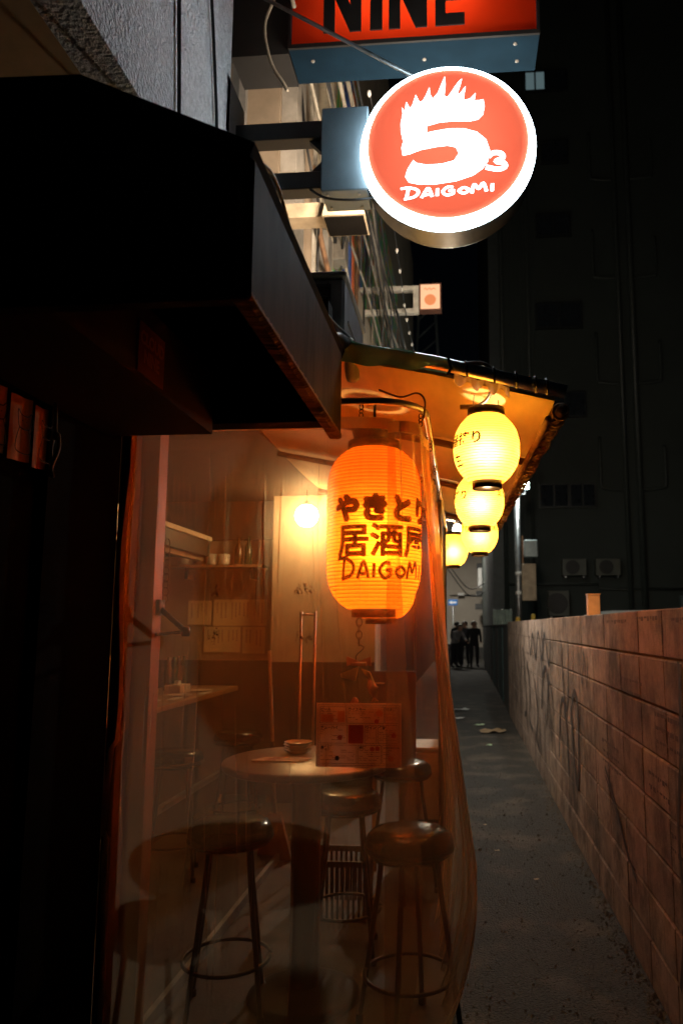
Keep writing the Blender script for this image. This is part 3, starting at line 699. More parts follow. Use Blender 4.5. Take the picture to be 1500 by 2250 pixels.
disc('back_face', .414, .225, EM('sign_back_light', (1.0, .8, .6), 100))
five = [(605, 735), (599, 700), (607, 670), (597, 630), (595, 590), (601, 560), (605, 542), (600, 513), (614, 532), (622, 489), (640, 520), (652, 505), (668, 458), (686, 494), (702, 488), (718, 462), (734, 427), (738, 460), (750, 482), (775, 455), (795, 410), (809, 380), (812, 420), (806, 470), (822, 478), (850, 440), (872, 412), (892, 395), (882, 430), (868, 468), (884, 462), (897, 445), (909, 431), (902, 470), (900, 496), (930, 490), (957, 465), (950, 500), (975, 500), (993, 497), (998, 530), (990, 567), (968, 588), (930, 594), (850, 590), (780, 593), (722, 606), (720, 636), (760, 630), (830, 622), (900, 626), (960, 644), (1003, 680), (1020, 730), (1010, 780), (985, 812), (940, 840), (860, 862), (760, 872), (680, 869), (634, 858), (617, 832), (628, 798), (655, 758), (672, 772), (720, 782), (790, 781), (850, 769), (872, 738), (860, 710), (820, 700), (760, 704), (690, 714), (640, 730)]
sx_ = .412 / 384; sz_ = .412 / 336
cv = lambda p: ((p[0] - 819) * sx_, (686 - p[1]) * sz_)
bm = new(); poly(bm, [(DC.x + cv(p)[0], DC.y - .05, DC.z + cv(p)[1]) for p in five]); obj('flaming_five', bm, gE, ds)
bm = new(); ribbon(bm, [cv(p) for p in [(1012, 760), (1035, 744), (1072, 748), (1080, 768), (1048, 782), (1082, 790), (1090, 808), (1055, 818), (1000, 806)]], .026); remap(bm, disc_xy(None, -.051)); obj('numeral_three', bm, gE, ds)
bm = brush_word('DAIGOMI', .062, .0125)
xs = [v.co.x for v in bm.verts]; k_ = .475 / (max(xs) - min(xs))
remap(bm, lambda a, b: (DC.x + .01 + a * k_, DC.y - .051, DC.z - .262 + b + a * .06)); obj('sign_word', bm, gE, ds)
boxm = M('blue_grey_metal', (.16, .2, .23), .45, .3, var=.15)
bxo('mount_box', (-.72, 3.52, 3.8), (-.47, 3.72, 4.28), boxm, ds, .006)
for z in (4.14, 3.845):
    bxo('arm', (-1.24, 3.56, z), (-.722, 3.66, z + .1), M('arm_black', (.03, .026, .024), .5, var=.4), ds, .006)
    bm = new(); prism(bm, [(-.722, 0), (-.80, 0), (-.722, -.08)] if z > 4 else [(-.722, .1), (-.80, .1), (-.722, .18)], lambda p, d: (p[0], d, z + p[1]), 3.59, 3.63); obj('gusset', bm, black, ds)
bxo('wall_plate', (-1.245, 3.4, 3.75), (-1.2, 3.7, 4.42), M('arm_black', (.03, .026, .024)), ds)
tbo('stay_rod', [(-.11, 3.6, 4.42), (-1.2, 3.6, 5.12)], .011, steel, ds)
tbo('power_cord', smooth_line([(-.8, 3.58, 3.86), (-.7, 3.55, 3.78), (-.55, 3.55, 3.76), (-.42, 3.58, 3.79)]), .007, cablem, ds)
for x, y in [(-.69, 3.56), (-.52, 3.56), (-.69, 3.68), (-.52, 3.68)]:
    bm = new(); lathe(bm, [(.0015, -.006), (.008, -.005), (.008, 0)], 8, (x, y, 3.799)); obj('bolt', bm, steel, ds)

# red box sign above
ns = thing('red_box_sign', 'red backlit box sign with black capital letters above the round sign', 'sign', (-.26, 4.15, 5.07))
case = M('sign_case', (.004, .014, .027), .8, 0, spec=.06, var=.25)
blk = M('sign_frame_black', (.01, .01, .011), .4)
bm = new(); span(bm, (-1.03, 4.0, 5.06), (.5, 4.29, 5.075)); obj('underside', bm, case, ns)
bm = new(); span(bm, (-1.03, 4.28, 5.076), (.5, 4.292, 6.4)); obj('rear_panel', bm, M('sign_inside', (.6, .6, .6), .8), ns)
bm = new(); span(bm, (-1.03, 4.0, 5.076), (-1.015, 4.279, 6.4)); obj('side_panel', bm, case, ns)
bm = new(); span(bm, (.485, 4.0, 5.076), (.5, 4.279, 6.4)); obj('side_panel', bm, case, ns)
bm = new(); span(bm, (-1.03, 4.0, 6.401), (.5, 4.292, 6.415)); obj('top_panel', bm, case, ns)
bm = new(); poly(bm, [(-1.014, 4.004, 5.077), (.484, 4.004, 5.077), (.484, 4.004, 6.4), (-1.014, 4.004, 6.4)]); obj('face', bm, TRANSL('red_acrylic', (.95, .05, .008), .12), ns)
bm = new(); span(bm, (-1.032, 3.985, 5.055), (.502, 4.0, 5.083)); obj('bottom_frame', bm, blk, ns)
for a in (-1.032, .487):
    bm = new(); span(bm, (a, 3.986, 5.084), (a + .015, 4.0, 6.4)); obj('side_frame', bm, blk, ns)
tubeE = EM('tube_light', (1, .93, .85), 9)
for z in (5.36, 5.8, 6.2): tbo('lamp_tube', [(-.72, 4.16, z), (.12, 4.16, z)], .016, tubeE, ns)
def capital(ch, x, z0, h, wd):
    s = wd * .3
    if ch == 'I': return [[(x, z0), (x + s * 1.05, z0), (x + s * 1.05, z0 + h), (x, z0 + h)]]
    if ch == 'N': return [[(x, z0), (x + s, z0), (x + s, z0 + h * .55), (x + wd - s, z0), (x + wd, z0), (x + wd, z0 + h), (x + wd - s, z0 + h), (x + wd - s, z0 + h * .45), (x + s, z0 + h), (x, z0 + h)]]
    if ch == 'E':
        t = h * .19; q = (h - t) / 2
        return [[(x, z0), (x + wd * .85, z0), (x + wd * .85, z0 + t), (x + s, z0 + t), (x + s, z0 + q), (x + wd * .75, z0 + q), (x + wd * .75, z0 + q + t), (x + s, z0 + q + t), (x + s, z0 + h - t), (x + wd * .85, z0 + h - t), (x + wd * .85, z0 + h), (x, z0 + h)]]
for ch, x, wd in [('N', -.815, .235), ('I', -.525, .24), ('N', -.41, .235), ('E', -.125, .21)]:
    for pl in capital(ch, x, 5.155, .42, wd):
        bm = new(); prism(bm, pl, lambda p, d: (p[0], d, p[1]), 3.992, 4.0015); obj('letter', bm, blk, ns)
bxo('mount_bracket', (-1.4, 4.02, 5.05), (-1.035, 4.3, 6.5), M('bracket_black', (.012, .012, .013), .5), ns)
for x, y in [(-.9, 4.1), (-.2, 4.14), (.38, 4.2), (.36, 4.06)]:
    bm = new(); lathe(bm, [(.0015, -.008), (.012, -.006), (.012, 0)], 10, (x, y, 5.06)); obj('screw', bm, steel, ns)
tag(tbo('loose_wire', smooth_line([(-1.12, 3.98, 6.0), (-1.1, 3.97, 5.5), (-1.17, 3.95, 5.2), (-1.13, 3.95, 4.95), (-1.05, 3.95, 4.8), (-1.02, 3.95, 4.74)]), .011, cableg, None, 6), 'grey wire dangling with a taped end left of the red sign', 'wire')

# exhaust hood, small far sign, roof air conditioner
eh = thing('exhaust_hood', 'small beige exhaust hood with dark open underside below the round sign', 'hood', (-.75, 4.5, 4.17))
bm = new(); prism(bm, [(-.88, 0), (-.6, 0), (-.63, .14), (-.85, .14)], lambda p, d: (p[0], d, 4.17 + p[1]), 4.36, 4.62); obj('shell', bm, M('hood_beige', (.42, .33, .22), .5, .2), eh)
bxo('opening', (-.87, 4.375, 4.163), (-.61, 4.605, 4.168), M('matte_black', (.006, .005, .004), .95, spec=.03), eh)
bxo('duct', (-1.33, 4.42, 4.2), (-.88, 4.56, 4.3), M('hood_beige', (.42, .33, .22)), eh)
tbo('hanger_wire', [(-.82, 4.4, 4.3), (-.82, 4.4, 4.75)], .006, cablem, eh)
ss = thing('projecting_sign', 'small lit peach square sign on a white bracket far down the alley', 'sign', (-.37, 9, 5.55))
bm = new()
for a, b in [((-1.3, 5.56), (-.52, 5.62)), ((-1.3, 5.87), (-.52, 5.93)), ((-.99, 5.62), (-.92, 5.87)), ((-.59, 5.62), (-.52, 5.87))]: span(bm, (a[0], 8.98, a[1]), (b[0], 9.06, b[1]))
obj('bracket', bm, M('bracket_white', (.7, .68, .6), .6, dirt=(.2, .18, .15), dscale=8), ss)
bxo('case', (-.515, 8.97, 5.58), (-.225, 9.09, 5.95), M('brown_case', (.12, .05, .03), .5), ss)
bxo('panel', (-.495, 8.962, 5.6), (-.245, 8.972, 5.93), EM('peach_light', (1, .5, .27), 1.0), ss)
bm = new(); poly(bm, [(-.37 + .075 * math.cos(t * PI / 20), 8.959, 5.72 + .075 * math.sin(t * PI / 20)) for t in range(40)]); obj('emblem', bm, EM('peach_dark', (.9, .28, .1), .8), ss)
bm = new(); ribbon(bm, [(-.45, 5.86), (-.43, 5.88), (-.41, 5.855), (-.38, 5.88), (-.36, 5.855), (-.33, 5.875), (-.3, 5.86)], .012); remap(bm, lambda a, b: (a, 8.958, b)); obj('lettering', bm, EM('peach_dark', (.9, .28, .1), .8), ss)

ac = thing('roof_air_conditioner', 'grey outdoor air conditioner standing on the roof behind the black canopy', 'air conditioner', (-.68, 3.3, 2.6))
acg = M('ac_grey', (.2, .19, .21), .5, var=.2, dirt=(.08, .07, .07), dscale=5)
bxo('casing', (-.9, 3.0, 2.62), (-.5, 3.62, 3.05), acg, ac, .012)
bxo('lid', (-.91, 2.985, 3.05), (-.49, 3.635, 3.075), acg, ac, .006)
bxo('fan_opening', (-.88, 2.994, 2.66), (-.56, 2.999, 3.02), black, ac)
bm = new()
for k in range(9): box(bm, (-.72, 2.99, 2.67 + k * .042), (.32, .008, .006))
for k in range(5): box(bm, (-.87 + k * .075, 2.988, 2.84), (.006, .008, .36))
obj('fan_guard', bm, darkmetal, ac)
for y in (3.1, 3.5): bxo('foot', (-.9, y, 2.54), (-.5, y + .05, 2.62), black, ac)
for z in (2.72, 2.8, 2.88): bxo('side_louvre', (-.5, 3.1, z), (-.494, 3.55, z + .012), acg, ac)
tag(tbo('drain_hose', smooth_line([(-.47, 1.75, 2.56), (-.455, 2.0, 2.545), (-.45, 2.25, 2.55), (-.44, 2.5, 2.56), (-.42, 2.62, 2.57), (-.42, 2.75, 2.5)]), [.006] * 12 + [.012] * 6 + [.028] * 13, M('hose_grey', (.2, .25, .3), .4), None, 10), 'blue grey hose running along the top edge of the black canopy', 'hose')
tag(tbo('edge_wire', smooth_line([(-.47, 1.45, 2.56), (-.44, 1.6, 2.6), (-.45, 1.9, 2.57), (-.44, 2.3, 2.565), (-.40, 2.6, 2.6)]), .005, M('wire_teal', (.05, .1, .1), .4), None, 6), 'thin dark teal wire looping above the black canopy side', 'wire')

# ================================================================== AWNING
ex = lambda y: .38 - .025 * (y - 2.6)      # the free edge draws in along the alley
aw = thing('terrace_awning', 'sloping plywood awning on steel pipes with green tarpaulin over the terrace', 'awning', (-.4, 4.5, 2.4))
rz = lambda x: 2.345 - .255 * (x - .38) if x > -.1 else 2.345 + .255 * .48 - .2 * (x + .1)
for k, (a, b) in enumerate([(2.64, 3.55), (3.56, 4.62), (4.63, 6.0)]):
    bm = new(); surf(bm, lambda u, v: (-1.2 + (1.17 + ex(a + (b - a) * v)) * u, a + (b - a) * v, rz(-1.2 + (1.17 + ex(a + (b - a) * v)) * u) + .012 * math.sin(v * PI) * (1 if k % 2 else -1)), 14, 6)
    r = bmesh.ops.extrude_face_region(bm, geom=bm.faces[:]); bmesh.ops.translate(bm, vec=(0, 0, .014), verts=[g for g in r['geom'] if isinstance(g, bmesh.types.BMVert)])
    obj('roof_board', bm, ply, aw)
for y in (3.555, 4.625, 5.98):
    tbo('rafter', [(-1.2, y, rz(-1.2) - .03), (-.1, y, rz(-.1) - .03), (ex(y) - .02, y, rz(.34) - .03)], .018, rust, aw)
tbo('front_pipe', [(-.45, 2.6, rz(-.45) + .035), (-.1, 2.6, rz(-.1) + .035), (.385, 2.6, rz(.385) + .03)], .025, M('pale_pipe', (.7, .72, .73), .32, 1.0, var=.15, dirt=(.15, .12, .1), dscale=12), aw, 14)
tbo('edge_pipe', [(ex(2.62) - .008, 2.62, 2.315), (ex(6) - .008, 6.0, 2.335)], .02, rust, aw, 10)
tbo('lower_edge_pipe', [(ex(2.64) - .055, 2.64, 2.285), (ex(6) - .055, 6.0, 2.305)], .014, rust, aw, 8)
rr = random.Random(5)
bm = new()
z = 2.66; k = 0; pts = []
while z < 5.9:
    pts.append((ex(z) - (.008 if k % 2 else .055), z, 2.31 if k % 2 else 2.28)); z += .07; k += 1
tube(bm, pts, .006, 5); obj('lacing_wire', bm, rust, aw)
for j in range(40):     # cords tied round the edge pipe
    y = 2.65 + j * .083 + rr.uniform(-.02, .02); bm = new()
    ri = rr.uniform(.022, .03)
    tube(bm, [(ex(y) - .008 + ri * math.cos(t), y + .008 * t / 3, 2.318 + ri * math.sin(t)) for t in [i * PI / 5 for i in range(11)]], rr.uniform(.004, .008), 5)
    obj('cord_tie', bm, M('cord', (.25, .16, .08), .8), aw)
for x in (.02, .12, .2, .27, .31): # ties on the front pipe
    bm = new(); tube(bm, [(x + .01 * t / 6, 2.6 + .028 * math.cos(t), rz(x) + .033 + .028 * math.sin(t)) for t in [i * PI / 5 for i in range(11)]], .005, 5); obj('cord_tie', bm, cablem, aw)
bm = new()
def tf(u, v):
    x = -.46 + .42 * u + .02 * v
    drop = (.085 - .05 * u * u) * v
    return (x, 2.565 - .018 * math.sin(v * 2) - .012 * math.sin(u * 14 + v * 3) * v, rz(x) + .045 - drop + .006 * math.sin(u * 17) * v)
surf(bm, tf, 40, 10); surf(bm, lambda u, v: (-.46 + .42 * u, 2.565 + .5 * v, rz(-.46 + .42 * u) + .046 + .008 * math.sin(u * 13 + v * 5)), 30, 8)
o = obj('tarpaulin', bm, tarp, aw, True)
bm = new(); tube(bm, [(-.04, 2.54, rz(-.04) + .04), (-.03, 2.545, rz(-.03) + .005), (-.045, 2.55, rz(-.04) - .02)], .006, 6); obj('tarp_grommet_cord', bm, cablem, aw)
# crumpled clear sheet tucked under the front pipe
bm = new(); surf(bm, lambda u, v: (-.02 + .2 * u, 2.585 - .01 * math.sin(u * 25), rz(-.02 + .2 * u) - .0 - .03 * v * (1 + .5 * math.sin(u * 20))), 30, 4); obj('sheet_scrap', bm, TRANSL('clear_scrap', (.8, .68, .5), .3), aw, True)
for a in ((-.12, 2.63), (-.12, 4.6), (-.12, 5.9)):
    tbo('support_post', [(a[0] - .02, a[1] + .04, .0), (a[0] - .02, a[1] + .04, rz(a[0]))], .016, steel, aw) if a[1] > 3 else None

# curtain rail
cr_ = thing('curtain_rail', 'curved steel rail carrying the clear vinyl curtain round the corner', 'rail', (-.5, 2.6, 2.35))
arc = [(-.33 + .2 * math.sin(t), 2.76 - .2 * math.cos(t), 2.345) for t in [i * PI / 16 for i in range(9)]]
tbo('rail', [(-1.22, 2.56, 2.335), (-.45, 2.56, 2.345)] + arc + [(-.13, 6.4, 2.34)], .013, steel, cr_, 10)
for x, y in [(-.36, 2.565), (-.62, 2.56), (-.9, 2.56), (-.15, 2.70), (-.13, 3.1), (-.13, 3.6), (-.13, 4.2)]:
    bm = new(); rr = random.Random(int(x * 100))
    for q in range(3):
        tube(bm, [(x + .007 * math.cos(t) , y + .007 * math.sin(t) * (q % 2) , 2.325 - q * .016 + .009 * math.sin(t)) for t in [i * PI / 5 for i in range(11)]], .0022, 5)
    obj('hanging_ring', bm, darkmetal, cr_)
bm = new(); tube(bm, smooth_line([(-.3, 2.6, 2.40), (-.22, 2.6, 2.37), (-.16, 2.62, 2.39), (-.13, 2.62, 2.36), (-.135, 2.62, 2.29)]), .0035, 6); obj('knotted_cord', bm, rust, cr_)

# ================================================================== LANTERNS
def lantern_r(z, H, Rm, Rt, ribs, amp, pw):
    q = max(-1, min(1, (z / H) * 2 - 1))
    r = Rt + (Rm - Rt) * (1 - abs(q) ** pw)
    return r
def build_lantern(root, H, Rm, Rt, ribs, pm, pw, ringh, n=56, hoopc=(.55, .3, .05)):
    """root's origin is the bottom of the paper body"""
    bm = new(); prof = []
    amp = H / ribs * .13
    for k in range(ribs * 4 + 1):
        z = H * k / (ribs * 4)
        prof.append((lantern_r(z, H, Rm, Rt, ribs, 0, pw) + amp * (math.cos(2 * PI * k / 4) ), z))
    lathe(bm, prof, n)
    obj('paper_body', bm, pm, root, True, world=False)
    bm = new()
    for k in range(1, ribs):
        z = H * k / ribs; rr_ = lantern_r(z, H, Rm, Rt, ribs, 0, pw) + amp * 1.02
        lathe(bm, [(rr_, z - .0011), (rr_ + .0013, z), (rr_, z + .0011)], n)
    obj('rib_hoops', bm, TRANSL(root.name.split('.')[0] + '_hoop', hoopc, .5) if root.name.split('.')[0] + '_hoop' not in MATS else MATS[root.name.split('.')[0] + '_hoop'], root, True, world=False)
    for nm, z0, z1, rr_ in (('top_ring', H - .004, H + ringh, Rt + .006), ('bottom_ring', -ringh, .004, Rt * .86)):
        bm = new(); lathe(bm, [(rr_ - .006, z0), (rr_, z0), (rr_, z1), (rr_ - .006, z1), (rr_ - .006, z0)], 40); obj(nm, bm, M('lacquer_black', (.014, .009, .006), .3), root, True, world=False)
    bm = new(); lathe(bm, [(.006, H * .62), (.018, H * .6), (.02, H * .52), (.03, H * .46), (.025, H * .4), (.004, H * .38)], 14); obj('bulb', bm, EM('bulb_glow', (1, .7, .35), 110), root, True, world=False)
    bm = new(); tube(bm, [(0, 0, H * .6), (0, 0, H + ringh)], .012, 8); obj('socket', bm, black, root, True, world=False)
def bold(bm, r, n=6):
    src = bmesh.new(); me = bpy.data.meshes.new('t'); bm.to_mesh(me); bm.free(); out = new()
    for k in range(n + 1):
        a = 2 * PI * k / n; d = (0, 0) if k == n else (r * math.cos(a), r * math.sin(a))
        q = len(out.verts); out.from_mesh(me); out.verts.ensure_lookup_table()
        for v in out.verts[q:]: v.co.x += d[0]; v.co.y += d[1]
    bpy.data.meshes.remove(me); src.free(); return out
def wrap(bm, root, H, Rm, Rt, pw, ang, zc, m, name='writing', ribs=30, tilt=0.):
    def f(a, b):
        z = zc + b; r = lantern_r(z, H, Rm, Rt, 0, 0, pw) + H / ribs * .13 + .004
        th = ang + a / Rm
        return (r * math.cos(th), r * math.sin(th), z)
    remap(bm, f); return obj(name, bm, m, root, world=False)
ypaper = PAPER('yellow_paper', (.95, .58, .12), 1.25, (1, .36, .012))
rpaper = PAPER('orange_paper', (.95, .2, .014), .52, (1, .14, .003))
wire_pts = lambda H: [(-.05, 0, H + .03), (-.04, 0, H + .1), (0, 0, H + .15), (.04, 0, H + .1), (.05, 0, H + .03)]
LN = [((.10, 2.76, 2.075), 'nearest yellow paper lantern hanging under the awning corner', -2.55),
      ((.095, 3.72, 2.035), 'second yellow paper lantern from the awning corner', -2.9),
      ((.125, 5.0, 2.03), 'third yellow paper lantern from the awning corner', -2.95),
      ((-.072, 6.25, 2.045), 'farthest yellow paper lantern, hung nearest the vinyl curtain', -2.6)]
first = None
for i, (p, lb, ang) in enumerate(LN):
    t = thing('paper_lantern', lb, 'lantern', p, 0, 'yellow paper lanterns')
    H, Rm, Rt, pw = .262, .126, .066, 2.5
    build_lantern(t, H, Rm, Rt, 26, ypaper, pw, .026)
    wrap(text_bm('一番搾り', .052, .0016, .012), t, H, Rm, Rt, pw, ang, .15, ink, 'writing', 26)
    wrap(text_bm('生', .05, .001, .012), t, H, Rm, Rt, pw, ang - .1, .075, ink, 'writing', 26)
    wrap(text_bm('生ビール', .034, .0012, .012), t, H, Rm, Rt, pw, ang + 2.6, .16, ink, 'writing', 26)
    bm = new(); tube(bm, smooth_line(wire_pts(H), 4), .0022, 5); obj('wire_bail', bm, steel, t, True, world=False)
    point('lantern_light', (p[0], p[1], p[2] + .115), (1, .66, .36), 10, .035, t)
    if i: tbo('suspension_cord', [(p[0], p[1], p[2] + .41), (p[0], p[1], rz(p[0]) + .0)], .004, cablem, t)
hk = thing('lantern_hook', 'bent steel hook rod holding the nearest yellow lantern at the awning edge', 'hook', (.1, 2.7, 2.35))
tbo('rod', smooth_line([(-.02, 2.59, 2.475), (.03, 2.58, 2.485), (.09, 2.59, 2.485), (.125, 2.62, 2.46), (.128, 2.66, 2.43), (.105, 2.71, 2.39), (.07, 2.75, 2.375)]), .0075, steel, hk)
tbo('clamp', [(.0, 2.75, 2.372), (.08, 2.75, 2.372)], .01, rust, hk)
tbo('loop', smooth_line([(.1, 2.76, 2.475), (.095, 2.76, 2.45), (.1, 2.76, 2.42), (.105, 2.76, 2.45)]), .003, steel, hk)

BL = (-.375, 3.1, 1.6)
H, Rm, Rt, pw = .69, .203, .11, 6.0
big = thing('big_lantern', 'tall orange lantern with black brush writing hanging inside the vinyl curtain', 'lantern', BL, 0, 'tall orange lanterns')
build_lantern(big, H, Rm, Rt, 46, rpaper, pw, .035, 72, (.3, .06, .008))
A0 = -PI / 2 + .38
for s_, sz, zc, off in (('やきとり', .118, .408, .0086), ('居酒屋', .142, .274, .0042)):
    wrap(bold(text_bm(s_, sz, .001, .02), off), big, H, Rm, Rt, pw, A0, zc, ink, 'writing', 46)
bm = brush_word('DAIGOMI', .085, .0165)
xs = [v.co.x for v in bm.verts]; k_ = .40 / (max(xs) - min(xs))
for v in bm.verts: v.co.x *= k_
wrap(bm, big, H, Rm, Rt, pw, A0, .16, ink, 'writing', 46)
bm = new(); lathe(bm, [(.085, H + .035), (.1, H + .09), (.03, H + .12)], 24); obj('rain_cap', bm, black, big, True, world=False)
tbo('suspension_cord', [(BL[0], BL[1], BL[2] + H + .1), (BL[0], BL[1], 2.5)], .006, cablem, big)
point('lantern_light', (BL[0] + .03, BL[1] - .05, BL[2] + .24), (1, .6, .22), 10, .04, big)
b2 = dup(big, (-.475, 4.3, 1.575), .4, 'tall orange lantern half hidden behind the nearer orange lantern', 'tall orange lanterns')

# hanging charm below the big lantern
hc = thing('hanging_charm', 'string of small cloth charms hanging below the big orange lantern', 'charm', (-.42, 3.0, 1.15))
cx, cy = -.425, 3.02
for k in range(4):
    bm = new(); tube(bm, [(cx + .012 * math.cos(t) * (k % 2 == 0), cy + .012 * math.cos(t) * (k % 2), 1.545 - k * .026 + .018 * math.sin(t)) for t in [i * PI / 6 for i in range(13)]], .0028, 6); obj('chain_link', bm, rust, hc, True)
tbo('hook', smooth_line([(cx, cy, 1.455), (cx + .02, cy, 1.44), (cx - .01, cy, 1.41), (cx - .01, cy, 1.38)]), .003, rust, hc)
redc = M('charm_orange', (.6, .16, .04), .7, var=.4, scale=30); whc = M('charm_white', (.6, .45, .3), .8)
bm = new(); box(bm, (cx, cy, 1.375), (.07, .02, .018), bev=.005); obj('bow', bm, redc, hc)
for s in (-1, 1):
    bm = new(); prism(bm, [(0, 0), (s * .05, .02), (s * .05, -.02)], lambda p, d: (cx + p[0], cy + d, 1.385 + p[1]), -.006, .006); obj('bow_loop', bm, redc, hc)
bm = new(); prism(bm, [(0, 0), (-.015, -.06), (-.07, -.045), (-.075, -.03)], lambda p, d: (cx + p[0], cy + d, 1.365 + p[1]), -.01, .012); obj('bag', bm, whc, hc)
bm = new(); prism(bm, [(.01, 0), (.045, -.012), (.065, -.055), (.03, -.03)], lambda p, d: (cx + p[0], cy + d, 1.355 + p[1]), -.006, .006); obj('leaf', bm, M('charm_yellow', (.65, .38, .06), .7), hc)
def fish(px, pz, rot, ln, m):
    bm = new(); bmesh.ops.create_icosphere(bm, subdivisions=3, radius=1)
    for v in bm.verts:
        q = v.co.x; s = 1 - .35 * q if q > 0 else 1 + .1 * q
        v.co = Vector((v.co.x * ln, v.co.y * ln * .35 * s, v.co.z * ln * .5 * s))
    prism(bm, [(ln * .8, 0), (ln * 1.35, ln * .4), (ln * 1.2, 0), (ln * 1.35, -ln * .4)], lambda p, d: (p[0], d, p[1]), -.004, .004)
    prism(bm, [(-ln * .3, ln * .4), (0, ln * .7), (ln * .4, ln * .3)], lambda p, d: (p[0], d, p[1]), -.003, .003)
    bmesh.ops.transform(bm, matrix=Matrix.Translation((px, cy, pz)) @ Matrix.Rotation(rot, 4, 'Y'), verts=bm.verts)
    return obj('fish_charm', bm, m, hc, True)
fish(cx + .055, 1.275, 1.35, .04, redc)
fish(cx - .02, 1.2, 1.75, .042, redc)
tbo('string', [(cx, cy, 1.37), (cx + .005, cy, 1.14)], .002, cablem, hc)
bm = new(); box(bm, (cx + .04, cy, 1.13), (.06, .008, .018), Matrix.Rotation(.35, 3, 'Y')); obj('tag', bm, M('charm_yellow', (.65, .38, .06)), hc)

# ================================================================== VINYL CURTAIN
def flare(z):
    t = max(0, min(1, (2.27 - z) / 1.55)); f = t ** 1.4
    tuck = max(0, .62 - z) / .62
    return f * .175 - tuck * tuck * .22
def wav(s, z, a=.008):
    return a * (math.sin(s * 9 + z * .8) + .6 * math.sin(s * 21 + 1.3 + z * .4) + .5 * math.sin(s * 4.1 - z * 1.7))
def cornerpath(s):
    """distance s from the start of the corner, flat front then round to the side"""
    if s < .05: return (-.26 + s, 2.552, 0)
    L_ = .1 * PI / 2
    if s < .05 + L_:
        t = (s - .05) / .1; return (-.22 + .08 * math.sin(t), 2.637 - .085 * math.cos(t), math.sin(t))
    return (-.14, 2.637 + (s - .05 - L_), 1)
cz = lambda z: z
cr0 = random.Random(17)
CREASE = [(-1.215 + .93 * cr0.random(), z0, z0 - cr0.uniform(.2, .9), cr0.uniform(.003, .011), cr0.uniform(-.06, .06)) for z0 in [cr0.uniform(.8, 2.25) for _ in range(52)]]
def sheetA(u, v):
    z = 2.285 + (.16 - 2.285) * v
    x = -1.225 + .985 * u
    pinch = .5 + .5 * v
    y = 2.556 + wav(x * 1.0, z, .006 * pinch) + (.05 * ((u - .88) / .12) ** 2 if u > .88 else 0)
    for xc, z0, z1, am, sl in CREASE:
        if z1 < z < z0:
            d = (x - xc - sl * (z - z0)) / .004
            if abs(d) < 3: y -= am * math.exp(-d * d) * math.sin(PI * (z0 - z) / (z0 - z1))
    lft = math.exp(-((u) / .03) ** 2)
    x += lft * (.012 * math.sin(z * 6.2) - .03 * v * v + (-.02 if .55 < v < .7 else 0)) + u * u * .10 * max(0, flare(z) / .175)
    y -= .04 * u * max(0, flare(z) / .175)
    return (x, y, z)
def sheetB(u, v):
    z = 2.262 + (.2 - 2.262) * v
    s = 1.15 * u
    x, y, nx = cornerpath(s)
    f = flare(z)
    k = min(1, max(0, (s - .0) / .16)); far = 1 - .6 * max(0, min(1, (s - .3) / .6))
    x += f * k * far + (wav(s * 1.7 + 2, z, .006) + .006 * math.sin(s * 46 + 1.2 * math.sin(z * 3)) * (.4 + .6 * max(0, (2.2 - z) / 2)) + .003 * math.sin(s * 97 + z * 2)) * k
    y += wav(s * 1.7, z, .005) * (1 - k) - .05 * (1 - nx) * max(0, f / .175) - .012
    return (x, y, z)
def sheetside(y0, y1, x0, fl_):
    def f(u, v):
        z = 2.25 + (.18 - 2.25) * v; y = y0 + (y1 - y0) * u
        return (x0 + flare(z) * fl_ + wav(y * 1.3 + x0 * 40, z, .014), y, z)
    return f
def curtain(name, label, f, nu, nv, base, vm, edges, layers=1):
    t = thing(name, label, 'curtain', base, group='clear vinyl curtain sheets')
    bm = new(); surf(bm, f, nu, nv)
    for lay in range(layers): surf(bm, lambda u, v: tuple(Vector(f(u, v)) + Vector((-.0018, .0022, 0)) * (lay + 1)), nu, nv)
    obj('vinyl_sheet', bm, vm, t, True)
    bm = new(); surf(bm, lambda u, v: tuple(Vector(f(u, v * .02)) + Vector((0, -.002, .0))), nu, 2); obj('header_band', bm, band, t, True)
    for e in edges:
        bm = new(); surf(bm, lambda u, v: tuple(Vector(f(e + (u - .5) * .016 * (1 if 0 < e < 1 else 1), v)) + Vector((.0015, -.0025, 0))), 2, nv); obj('edge_band', bm, band, t, True)
    return t
curtain('vinyl_curtain', 'wide clear vinyl curtain sheet across the front of the terrace', sheetA, 420, 70, (-.7, 2.55, .2), vinyl, (.008,))
curtain('vinyl_curtain', 'flared clear vinyl curtain sheet wrapping round the terrace corner', sheetB, 130, 60, (-.1, 2.8, .2), vinylc, ())
curtain('vinyl_curtain', 'clear vinyl side sheet just behind the flared corner sheet', sheetside(3.55, 4.75, -.155, .5), 90, 50, (-.1, 4.1, .2), vinyl2, (.01,))
curtain('vinyl_curtain', 'farthest clear vinyl side sheet along the alley', sheetside(4.7, 6.3, -.175, .4), 90, 50, (-.1, 5.4, .2), vinyl2, (.01,))
